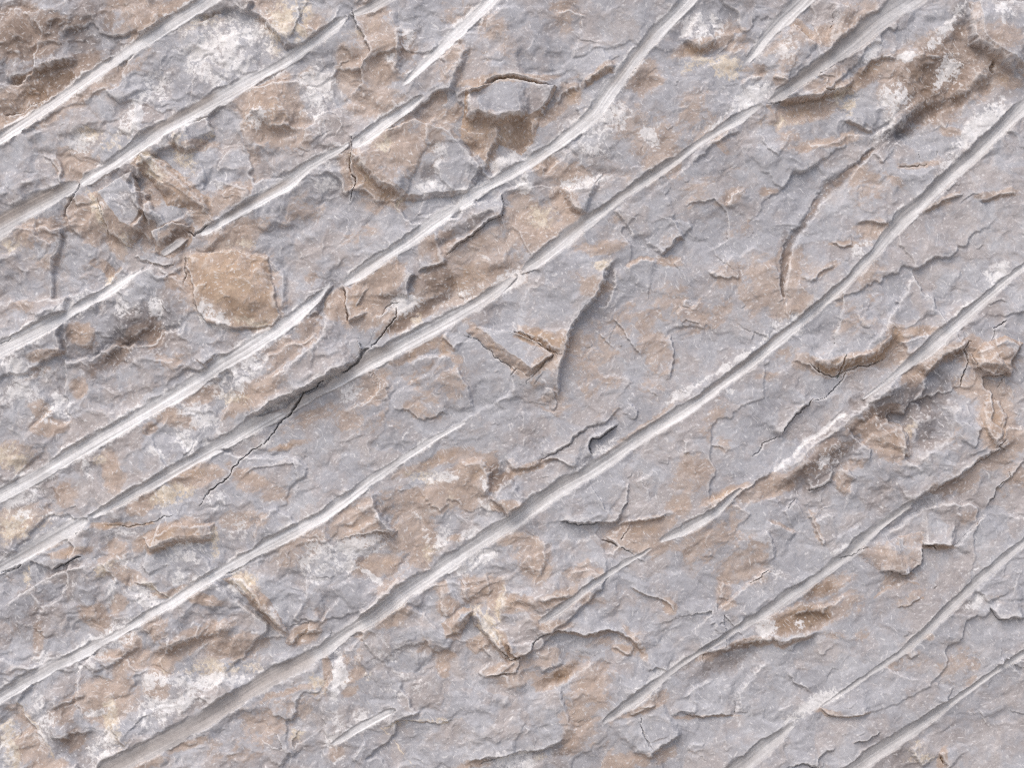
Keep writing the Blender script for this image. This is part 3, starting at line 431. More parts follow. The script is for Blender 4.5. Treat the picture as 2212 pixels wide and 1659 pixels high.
# steps: tile, points, rise, half width of the slope, easing, which side is up, brown on the face
SC = [
    ('A', [(0, 490), (150, 495), (350, 410), (520, 375)], 13, 11, 60, 'L', .9), ('A', [(0, 760), (250, 640), (400, 590)], 4, 2, 30, 'R', .4),
    ('A', [(1560, 30), (1700, 120), (1800, 230), (1850, 310), (1960, 300)], 9, 4, 40, 'L', .5), ('A', [(1930, 20), (1960, 160), (2060, 200)], 6, 3, 40, 'R', .4),
    ('A', [(1080, 870), (1140, 950), (1220, 985), (1300, 930)], 10, 7, 40, 'L', .7), ('A', [(1610, 690), (1750, 840), (1900, 810)], 7, 5, 40, 'L', .5),
    ('A', [(620, 1310), (700, 1500), (850, 1610)], 7, 3, 30, 'L', .7), ('A', [(850, 1480), (940, 1370), (930, 1300)], 10, 5, 30, 'R', 0), ('A', [(860, 1200), (880, 1330), (950, 1390), (950, 1480)], 8, 4, 40, 'L', .5),
    ('A', [(1250, 150), (1330, 100), (1440, 50)], 6, 3, 40, 'R', .7), ('A', [(350, 980), (400, 1080), (400, 1180), (330, 1250)], 5, 3, 40, 'R', .5),
    ('A', [(1410, 1110), (1430, 1030), (1490, 960)], 5, 2, 40, 'R', 0), ('A', [(1960, 950), (1980, 850), (2060, 750), (2210, 690)], 6, 3, 60, 'R', 0), ('A', [(1380, 1150), (1550, 1190), (1650, 1230)], 7, 6, 40, 'R', 0),
    ('A', [(1150, 1120), (1200, 1170), (1280, 1240)], 4, 3, 30, 'L', .5), ('A', [(230, 1430), (240, 1530), (330, 1600)], 6, 3, 30, 'R', .6), ('A', [(430, 1340), (450, 1460), (520, 1560)], 7, 4, 40, 'L', .6),
    ('A', [(850, 650), (870, 750), (850, 880)], 4, 2, 30, 'L', 0), ('A', [(1290, 1050), (1330, 1150), (1330, 1250)], 4, 4, 30, 'R', 0),
    ('B', [(740, 640), (900, 575), (1000, 525), (1100, 500), (1370, 550)], 9, 5, 45, 'L', .9), ('B', [(780, 770), (880, 755), (1020, 805), (1100, 760), (1240, 745)], 15, 11, 70, 'L', .9),
    ('B', [(75, 60), (110, 170), (185, 330), (130, 440), (130, 540), (60, 640)], 9, 3, 60, 'L', .2), ('B', [(60, 980), (160, 1110), (250, 1200), (400, 1290)], 15, 9, 60, 'L', .9), ('B', [(75, 900), (60, 990), (75, 1120), (40, 1310)], 7, 2, 40, 'L', .4),
    ('B', [(350, 60), (380, 200), (385, 400), (370, 560)], 7, 8, 40, 'R', .2), ('B', [(1430, 1220), (1480, 1340), (1590, 1390)], 11, 8, 110, 'L', .9), ('B', [(1560, 570), (1660, 490), (1790, 420)], 8, 6, 40, 'L', .9), ('B', [(1380, 680), (1480, 590), (1560, 560)], 6, 4, 40, 'L', .6),
    ('B', [(1080, 20), (960, 120), (910, 210)], 6, 5, 50, 'L', .3), ('B', [(820, 290), (790, 420), (720, 560), (700, 640)], 8, 7, 50, 'R', .2), ('B', [(1040, 1240), (1055, 1330), (1030, 1390), (830, 1530), (690, 1655)], 8, 3, 30, 'R', 0),
    ('B', [(550, 950), (540, 830), (600, 740)], 5, 6, 40, 'R', 0), ('B', [(600, 1060), (640, 1170), (720, 1250)], 4, 4, 30, 'L', 0), ('B', [(1020, 800), (1040, 900), (970, 980), (940, 1150)], 8, 5, 40, 'R', .6), ('B', [(1240, 760), (1230, 900), (1180, 1000)], 5, 5, 40, 'L', .4),
    ('B', [(1760, 1370), (1830, 1430), (1880, 1500), (1900, 1560)], 5, 3, 60, 'L', .2), ('B', [(2070, 1659), (2150, 1570), (2230, 1540)], 8, 4, 50, 'L', .6), ('B', [(1430, 1230), (1530, 1215), (1650, 1190), (1740, 1100)], 4, 2, 50, 'R', 0), ('B', [(630, 520), (700, 460), (760, 430)], 3, 3, 30, 'R', 0), ('B', [(1380, 80), (1480, 60), (1600, 100)], 3, 2, 40, 'R', .3),
    ('C', [(580, 665), (780, 632), (950, 600), (1060, 560), (1160, 490)], 16, 5, 55, 'L', .9), ('C', [(1000, -20), (975, 180), (930, 380)], 9, 6, 50, 'L', .2), ('C', [(1340, 900), (1550, 730), (1700, 655), (1900, 580), (2010, 480), (2080, 360)], 12, 15, 60, 'L', .2),
    ('C', [(1900, -10), (1930, 240), (2100, 360), (2230, 460)], 16, 5, 80, 'L', .6), ('C', [(1270, 840), (1150, 800), (1060, 770)], 7, 3, 40, 'R', .6), ('C', [(370, 545), (440, 475), (540, 465)], 6, 3, 40, 'R', .5), ('C', [(600, 490), (700, 525)], 5, 3, 30, 'L', .5),
    ('C', [(280, 1335), (340, 1250), (420, 1210)], 6, 4, 40, 'R', .2), ('C', [(-20, 1340), (200, 1280), (290, 1370), (300, 1550), (180, 1610), (160, 1659)], 4, 2, 60, 'L', .2), ('C', [(1130, 1430), (1240, 1445), (1360, 1440)], 6, 3, 40, 'L', .6), ('C', [(1860, 1240), (1720, 1290), (1580, 1370)], 6, 3, 50, 'R', .6), ('C', [(1930, 1310), (2080, 1255), (2212, 1245)], 6, 4, 50, 'L', .7),
    ('C', [(800, 920), (950, 910), (1100, 850), (1270, 840)], 5, 5, 50, 'R', .4), ('C', [(0, 250), (130, 300), (250, 260)], 9, 8, 50, 'L', .6), ('C', [(740, 130), (820, 220), (900, 290)], 6, 4, 40, 'R', .6), ('C', [(1190, 480), (1220, 400), (1320, 350), (1430, 370)], 7, 5, 50, 'L', .5), ('C', [(980, 1560), (1040, 1590), (1120, 1580)], 4, 2, 30, 'L', .5),
    ('C', [(1440, 0), (1300, 60), (1100, 210), (1040, 240)], 5, 5, 60, 'R', 0), ('C', [(1150, 1030), (1180, 1050), (1250, 1000)], 4, 3, 30, 'R', 0), ('C', [(1270, 970), (1300, 1010), (1330, 1040)], 5, 3, 30, 'L', .5), ('C', [(510, 880), (560, 960), (640, 1010)], 3, 2, 40, 'L', .3), ('C', [(60, 1080), (250, 900), (400, 830)], 5, 4, 40, 'L', .3), ('C', [(0, 1540), (60, 1470), (60, 1420)], 4, 4, 40, 'L', 0),
    ('D', [(2150, 190), (2120, 330), (2070, 540), (1850, 720), (1740, 790)], 10, 8, 60, 'L', .1), ('D', [(2330, 650), (2212, 735), (2000, 860), (1850, 920), (1750, 970), (1580, 1090)], 20, 6, 60, 'R', .3), ('D', [(660, 710), (730, 620), (850, 540), (1010, 440)], 6, 5, 50, 'L', .3),
    ('D', [(1750, -20), (1850, 130), (1850, 380)], 7, 6, 50, 'R', 0), ('D', [(1190, 0), (1250, 170), (1290, 350), (1340, 440), (1540, 475), (1700, 450)], 5, 2, 40, 'L', .5), ('D', [(200, 1120), (380, 960)], 5, 4, 30, 'R', 0), ('D', [(800, 60), (770, 90), (690, 170)], 8, 4, 40, 'L', .7), ('D', [(1010, 60), (1080, 130), (1200, 60)], 4, 3, 40, 'L', .2),
    ('D', [(1260, 650), (1330, 710), (1420, 630)], 5, 2, 40, 'L', .6), ('D', [(840, 0), (940, 30), (1060, 60), (1130, 40)], 6, 3, 40, 'L', .6), ('D', [(1850, 500), (1950, 560), (2020, 620)], 5, 3, 40, 'R', .3), ('D', [(260, 340), (300, 460), (400, 440)], 5, 4, 50, 'L', 0), ('D', [(-10, 590), (100, 500), (250, 400)], 4, 2, 50, 'R', 0), ('D', [(320, 1310), (480, 1200), (600, 1130)], 3, 3, 50, 'R', 0), ('D', [(1540, 1450), (1650, 1380), (1900, 1350), (1950, 1500)], 2.5, 2, 40, 'L', .1),
    ('E', [(1080, 490), (1290, 555), (1380, 610), (1440, 650)], 8, 8, 60, 'L', 1),
    ('E', [(1790, 10), (1650, 260), (1500, 450), (1460, 600), (1410, 780), (1415, 960)], 15, 6, 110, 'R', .1), ('E', [(740, 690), (830, 850), (850, 1020)], 5, 4, 70, 'R', .1), ('E', [(1300, 1320), (1400, 1260), (1500, 1190), (1600, 1100), (1700, 1080), (1800, 990), (1830, 960)], 5, 3, 50, 'L', 0),
    ('E', [(1790, 1085), (1700, 1165), (1615, 1200), (1610, 1260), (1645, 1310)], 9, 3, 40, 'R', 0), ('E', [(1050, 1310), (1110, 1375), (1200, 1385), (1320, 1330)], 7, 5, 40, 'L', .7), ('E', [(1310, 1330), (1400, 1320), (1510, 1375)], 6, 2, 40, 'L', .2), ('E', [(740, 1340), (900, 1320), (970, 1400), (965, 1500), (890, 1590)], 8, 7, 60, 'R', .5),
    ('E', [(950, 1570), (1040, 1620), (1080, 1700)], 12, 3, 60, 'L', .5), ('E', [(960, 1570), (1040, 1480), (1110, 1430)], 8, 6, 60, 'R', 0), ('E', [(1860, 1450), (1835, 1600), (1810, 1690)], 5, 2, 60, 'R', 0), ('E', [(1770, 380), (1830, 510), (1900, 600), (1970, 660)], 4, 2, 50, 'L', .2), ('E', [(2150, 500), (2155, 720), (2130, 820)], 5, 2, 60, 'R', 0), ('E', [(190, 1570), (250, 1680), (280, 1720), (350, 1790)], 11, 4, 70, 'R', 0),
    ('E', [(340, 990), (440, 1000), (500, 1045), (580, 1055), (640, 1010), (700, 1030)], 4, 2, 50, 'L', .4), ('E', [(0, 990), (150, 960), (240, 850), (250, 800)], 5, 4, 60, 'R', .3), ('E', [(640, 520), (690, 560), (760, 620)], 6, 4, 40, 'L', .8), ('E', [(420, 700), (560, 650), (720, 650)], 6, 4, 50, 'R', .3), ('E', [(20, 190), (25, 330), (60, 430), (180, 370)], 9, 3, 50, 'L', .7), ('E', [(480, 110), (430, 200), (430, 270)], 9, 4, 40, 'R', 0),
    ('E', [(700, 30), (500, 100)], 8, 3, 40, 'R', 0), ('E', [(360, 370), (300, 340), (260, 380), (200, 400)], 5, 2, 30, 'L', .5), ('E', [(1830, 90), (1950, 10), (2060, 40)], 7, 5, 60, 'R', .8), ('E', [(1650, 330), (1720, 310), (1790, 60)], 6, 4, 40, 'R', .3), ('E', [(1000, 950), (1080, 880), (1140, 830)], 4, 4, 40, 'R', 0), ('E', [(1360, 850), (1400, 970), (1370, 1010)], 4, 2, 30, 'R', 0), ('E', [(850, 330), (760, 250), (740, 150)], 2, 2, 20, 'R', 0), ('E', [(1400, 870), (1340, 850), (1300, 930)], 3, 2, 30, 'L', 0),
    ('E', [(2150, 50), (2212, 0)], 4, 3, 40, 'R', .5), ('E', [(1900, 1460), (1980, 1440), (2030, 1380)], 3, 3, 40, 'R', 0), ('E', [(1870, 950), (1920, 1010), (1880, 1060)], 4, 2, 40, 'R', 0), ('E', [(1300, 1300), (1290, 1240), (1330, 1180)], 3, 3, 50, 'R', 0), ('E', [(1660, 490), (1760, 600), (1750, 560)], 2, 2, 40, 'L', .3),
    ('F', [(820, 620), (900, 710), (1010, 735), (1070, 700), (1210, 665), (1320, 590), (1420, 480)], 15, 11, 80, 'L', 1), ('F', [(860, 920), (740, 1020), (680, 1110), (620, 1195)], 8, 5, 70, 'R', .1), ('F', [(590, 1410), (850, 1210), (1050, 1060), (1150, 985), (1320, 830), (1450, 730)], 13, 8, 110, 'R', .1), ('F', [(1900, 540), (1850, 590), (1700, 660), (1560, 790)], 14, 8, 60, 'R', .6),
    ('F', [(1750, 920), (1720, 1050), (1660, 1200), (1470, 1320)], 12, 15, 60, 'L', .1), ('F', [(810, 1530), (950, 1470), (1005, 1370)], 8, 7, 50, 'L', .1), ('F', [(1050, 1110), (1100, 1180), (1210, 1240), (1210, 1360)], 6, 4, 50, 'R', .2), ('F', [(1430, 1080), (1470, 1200), (1480, 1310)], 7, 6, 50, 'R', .6), ('F', [(1390, 1700), (1550, 1550), (1800, 1420), (2000, 1280), (2212, 1180)], 9, 7, 70, 'L', .2),
    ('F', [(2230, 1290), (2140, 1430), (2050, 1500), (1960, 1660)], 5, 3, 50, 'R', .1), ('F', [(1880, 640), (1900, 740), (2000, 770), (2130, 775), (2160, 700)], 9, 3, 50, 'L', .7), ('F', [(2130, 420), (2040, 470), (2030, 580)], 6, 3, 40, 'L', .3), ('F', [(1930, 1100), (1910, 1150), (1880, 1240)], 5, 3, 40, 'R', 0), ('F', [(1940, 1100), (2010, 1235), (2080, 1210)], 6, 3, 30, 'L', .4), ('F', [(1730, 940), (1660, 1050), (1580, 1040), (1540, 960), (1600, 800), (1700, 700)], 5, 6, 50, 'L', .1),
    ('F', [(100, 1640), (200, 1560), (330, 1530), (480, 1450)], 7, 6, 60, 'R', .8), ('F', [(1180, 960), (1280, 920), (1370, 910)], 5, 4, 50, 'L', .5), ('F', [(200, 1700), (420, 1500), (600, 1400)], 6, 3, 80, 'L', 0), ('F', [(990, 1380), (1080, 1370), (1130, 1450)], 5, 3, 40, 'R', 0), ('F', [(720, 680), (830, 720), (890, 780)], 4, 2, 40, 'L', .5), ('F', [(630, 1650), (740, 1585)], 6, 3, 40, 'R', 0), ('F', [(180, 1230), (260, 1250), (280, 1290)], 2.5, 2, 30, 'L', 0), ('F', [(170, 100), (210, 140), (300, 150), (390, 130)], 4, 2, 50, 'L', .5),
    ('F', [(830, 190), (900, 100), (1000, 60)], 5, 4, 40, 'L', .3), ('F', [(600, 30), (630, 150), (655, 240)], 4, 3, 40, 'R', 0), ('F', [(700, 50), (660, 130), (655, 240)], 4, 3, 40, 'L', .2), ('F', [(0, 330), (15, 270)], 4, 3, 20, 'R', 0), ('F', [(450, 560), (470, 490), (580, 540)], 2.5, 2, 30, 'L', 0), ('F', [(20, 1290), (15, 1190)], 4, 2, 20, 'R', 0),
    ('G', [(930, 170), (980, 255), (1150, 185), (1390, 185)], 10, 8, 50, 'L', .9), ('G', [(960, 270), (930, 350), (960, 410)], 6, 2, 40, 'L', .3), ('G', [(650, 330), (720, 410), (745, 490)], 5, 4, 40, 'L', .5), ('G', [(-10, 625), (150, 530), (280, 440), (620, 320)], 8, 3, 50, 'R', .1), ('G', [(870, 455), (1000, 490), (1100, 560)], 5, 2, 40, 'L', .7), ('G', [(1580, 430), (1690, 610), (1860, 785)], 9, 9, 50, 'L', .9), ('G', [(1000, 920), (1150, 870), (1320, 815), (1560, 770)], 9, 11, 60, 'L', .4),
    ('G', [(1640, 850), (1850, 820)], 6, 6, 40, 'L', .5), ('G', [(1880, 880), (1980, 780), (2090, 770)], 7, 6, 40, 'L', .7), ('G', [(330, 470), (200, 330), (160, 460)], 3, 3, 40, 'L', 0), ('G', [(180, 420), (190, 330), (340, 380), (560, 290)], 6, 4, 40, 'L', .2), ('G', [(900, 780), (880, 870), (780, 970), (560, 1050)], 6, 6, 50, 'R', 0), ('G', [(330, 1280), (450, 1230), (590, 1180)], 6, 5, 40, 'L', .3), ('G', [(360, 1450), (480, 1430), (620, 1430)], 6, 4, 40, 'L', 0),
    ('G', [(120, 1190), (200, 1330), (330, 1520)], 5, 3, 40, 'L', .5), ('G', [(740, 1330), (760, 1420), (850, 1520)], 6, 4, 40, 'L', .5), ('G', [(2140, 960), (2150, 1090), (2090, 1160)], 5, 2, 30, 'L', .7), ('G', [(2080, 1210), (2090, 1330), (2120, 1500)], 4, 4, 50, 'L', 0), ('G', [(1820, 1659), (1870, 1560), (1900, 1600)], 6, 5, 30, 'L', 0), ('G', [(2060, 640), (2070, 700), (2212, 560)], 4, 3, 50, 'R', 0), ('G', [(1100, 780), (1090, 870), (1000, 1000)], 5, 5, 40, 'L', .2),
    ('H', [(840, 640), (900, 750), (1000, 880), (1070, 960)], 8, 7, 50, 'L', .6), ('H', [(1230, 840), (1290, 790), (1400, 768), (1480, 785), (1560, 803), (1650, 785), (1800, 770), (1900, 850), (1990, 960)], 9, 4, 60, 'L', .7), ('H', [(1020, 700), (1045, 560), (1060, 470)], 7, 5, 40, 'R', .7), ('H', [(1720, 160), (1800, 215), (1760, 265), (1690, 250)], 6, 3, 30, 'L', .3), ('H', [(1420, 1120), (1440, 1250), (1480, 1330), (1510, 1455)], 6, 5, 80, 'R', .2),
    ('H', [(1515, 1450), (1430, 1490), (1300, 1540), (1150, 1560), (950, 1590), (780, 1645)], 9, 5, 60, 'R', .2), ('H', [(1350, 160), (1330, 300), (1280, 430)], 5, 7, 60, 'R', .6), ('H', [(2160, 650), (2100, 580), (1990, 545), (1860, 495)], 5, 2, 50, 'R', .6), ('H', [(2212, 1450), (2100, 1500), (2030, 1555), (1980, 1620)], 11, 6, 60, 'R', .4), ('H', [(1960, 1025), (2030, 1010), (2090, 1015), (2120, 1030)], 4, 2, 30, 'L', 0), ('H', [(1820, -10), (1780, 70), (1680, 82), (1480, 75), (1400, 50)], 9, 3, 60, 'R', 0),
    ('H', [(250, -10), (300, 70), (350, 130), (310, 180)], 9, 4, 60, 'R', 0), ('H', [(1290, 1060), (1340, 1010), (1450, 980)], 5, 4, 40, 'L', .3), ('H', [(1370, 1130), (1500, 1050), (1650, 950)], 7, 6, 50, 'R', .6), ('H', [(1270, 550), (1350, 570), (1500, 530)], 6, 5, 40, 'L', .8), ('H', [(780, 420), (790, 560), (830, 600)], 5, 5, 50, 'L', .5), ('H', [(630, 490), (640, 640), (680, 700)], 5, 5, 40, 'L', .4), ('H', [(1770, 100), (1900, 75), (2060, 50), (2120, 0)], 7, 4, 60, 'L', .9), ('H', [(1740, 870), (1860, 920), (1900, 930)], 5, 3, 40, 'L', .6),
    ('H', [(1860, 1310), (1930, 1290), (2050, 1240)], 5, 3, 40, 'L', .6), ('H', [(1080, 850), (1100, 915), (1160, 950), (1220, 900), (1245, 840)], 5, 2, 30, 'L', .3), ('H', [(60, 1610), (160, 1480)], 5, 3, 40, 'R', 0), ('H', [(1470, 440), (1500, 390), (1600, 370), (1700, 410)], 4, 3, 40, 'R', .5), ('H', [(940, 400), (965, 520), (950, 560)], 3, 3, 30, 'R', .4), ('H', [(2140, 1330), (2200, 1300), (2300, 1310)], 4, 3, 40, 'L', 0), ('H', [(850, 650), (830, 720), (770, 780), (660, 800)], 5, 5, 40, 'R', .3), ('H', [(400, 900), (550, 850), (650, 950)], 4, 5, 50, 'L', 0), ('H', [(270, 1400), (400, 1360), (620, 1370), (760, 1340)], 4, 2, 50, 'L', .5),
    ('I', [(1540, 212), (1640, 208), (1770, 232)], 11, 4, 50, 'L', .9), ('I', [(1555, 180), (1540, 330), (1500, 365), (1440, 405), (1250, 385)], 8, 4, 50, 'R', .3), ('I', [(1390, 170), (1400, 300), (1440, 400)], 7, 9, 45, 'R', .1), ('I', [(1760, 230), (1870, 110), (1990, 0)], 6, 3, 60, 'R', .1), ('I', [(310, 890), (500, 850), (590, 825), (660, 855), (780, 810), (920, 785)], 8, 7, 60, 'L', .8), ('I', [(570, 950), (430, 1070), (370, 1180), (350, 1330)], 6, 5, 70, 'L', 0),
    ('I', [(0, 1310), (130, 1338), (230, 1322), (352, 1328)], 7, 3, 60, 'L', .6), ('I', [(1985, 610), (2050, 700), (2130, 692), (2212, 690)], 8, 3, 50, 'L', .3), ('I', [(885, 1275), (950, 1325), (1060, 1335), (1110, 1310), (1215, 1305)], 7, 3, 50, 'L', .7), ('I', [(1100, 1492), (1200, 1475), (1290, 1420)], 4, 2, 40, 'L', .1), ('I', [(690, 1655), (780, 1640), (880, 1650), (890, 1595), (930, 1560), (1000, 1530)], 6, 3, 50, 'L', .1), ('I', [(670, 1020), (720, 1110), (800, 1150), (840, 1190)], 5, 3, 40, 'L', 0),
    ('I', [(550, 45), (740, 145)], 5, 3, 30, 'R', .7), ('I', [(800, 0), (850, 100), (910, 230)], 5, 3, 30, 'L', .6), ('I', [(540, 110), (580, 220), (610, 320)], 5, 4, 50, 'R', 0), ('I', [(210, 540), (230, 630), (400, 480), (600, 330)], 5, 3, 60, 'R', .5), ('I', [(260, 440), (220, 550)], 5, 3, 30, 'L', .5), ('I', [(840, 70), (910, 30), (1000, 20)], 4, 3, 40, 'R', 0), ('I', [(1460, 1520), (1510, 1600), (1560, 1680)], 7, 5, 40, 'L', .3), ('I', [(1670, 1560), (1690, 1620), (1730, 1670)], 7, 3, 30, 'L', .6),
    ('I', [(0, 1200), (80, 1140), (200, 1080)], 5, 3, 50, 'R', 0), ('I', [(710, 920), (780, 830), (860, 800)], 4, 4, 50, 'L', 0), ('I', [(1900, 500), (1960, 560), (1990, 610)], 5, 4, 50, 'L', 0), ('I', [(100, 940), (250, 900), (340, 890)], 6, 5, 50, 'L', .7), ('I', [(2060, 960), (2085, 960), (2070, 1000)], 8, 3, 20, 'R', 0), ('I', [(1740, 1120), (1720, 1200), (1700, 1260)], 2.5, 2, 40, 'R', 0), ('I', [(1310, 1000), (1440, 1070), (1530, 1080)], 3, 2, 40, 'R', .4), ('I', [(820, 630), (1000, 590), (1060, 520)], 4, 4, 40, 'R', .1), ('I', [(700, 680), (850, 650), (950, 660)], 5, 5, 40, 'L', .2),
    ('I', [(1560, 470), (1450, 420), (1250, 560)], 2, 3, 40, 'L', .6), ('I', [(1380, 620), (1440, 620), (1560, 550)], 3, 2, 30, 'L', .6), ('I', [(2212, 60), (2100, 20)], 2, 2, 30, 'L', 0), ('I', [(180, 740), (215, 730), (200, 780)], 3, 2, 20, 'L', 0), ('I', [(1420, 910), (1480, 940), (1530, 920)], 4, 3, 30, 'L', .5), ('I', [(30, 1560), (60, 1500), (150, 1490)], 3, 2, 40, 'R', .2),
]
for s_ in SC:
    t_, p_, A_, w_, L_, up_, b_ = s_
    scarp(t_, p_, A_ * (1.6 if A_ >= 8 else 1.2), w_, L_, up_, b_)
rs = np.random.RandomState(5)
for k in range(700):
    cx, cy = rs.uniform(-200, W + 200), rs.uniform(-150, H + 150)
    ln = rs.choice([14, 22, 34, 55, 80], p=[.3, .3, .22, .12, .06])
    an = rs.choice([rs.uniform(0, 6.28), math.radians(-58) + rs.randn() * .5, math.radians(150) + rs.randn() * .4])
    P, q = [], (cx, cy)
    for j in range(4):
        P.append(q)
        q = (q[0] + ln / 3 * math.cos(an), q[1] + ln / 3 * math.sin(an)); an += rs.randn() * .55
    scarp('', P, rs.uniform(0.5, 1.4) * (1 + ln / 60), rs.uniform(0.8, 1.8), rs.uniform(.35, .8) * ln, 'R' if rs.rand() < .7 else 'L', 0.35 if rs.rand() < .3 else 0, taper=.3)
# the narrow sunken vein at the upper right, and the pieces' own undercut lines
VEIN = T('C', [(1260, 950, 6), (1170, 1040, 5), (1060, 1130, 9), (970, 1200, 12), (900, 1280, 8), (830, 1400, 8), (760, 1490, 8), (690, 1590, 8), (675, 1680, 8), (655, 1800, 7), (650, 1880, 5), (655, 1930, 2)])
s = window(VEIN, 40)
d, sd, arc, L, hw = line_field(VEIN, XW[s], YW[s], [p[2] for p in VEIN])
m = sstep(1.5, 0.3, d / (hw * 1.15))
h[s] -= 6.5 * m
dark[s] = np.maximum(dark[s], 0.9 * m); brown[s] = np.maximum(brown[s], 0.45 * m)

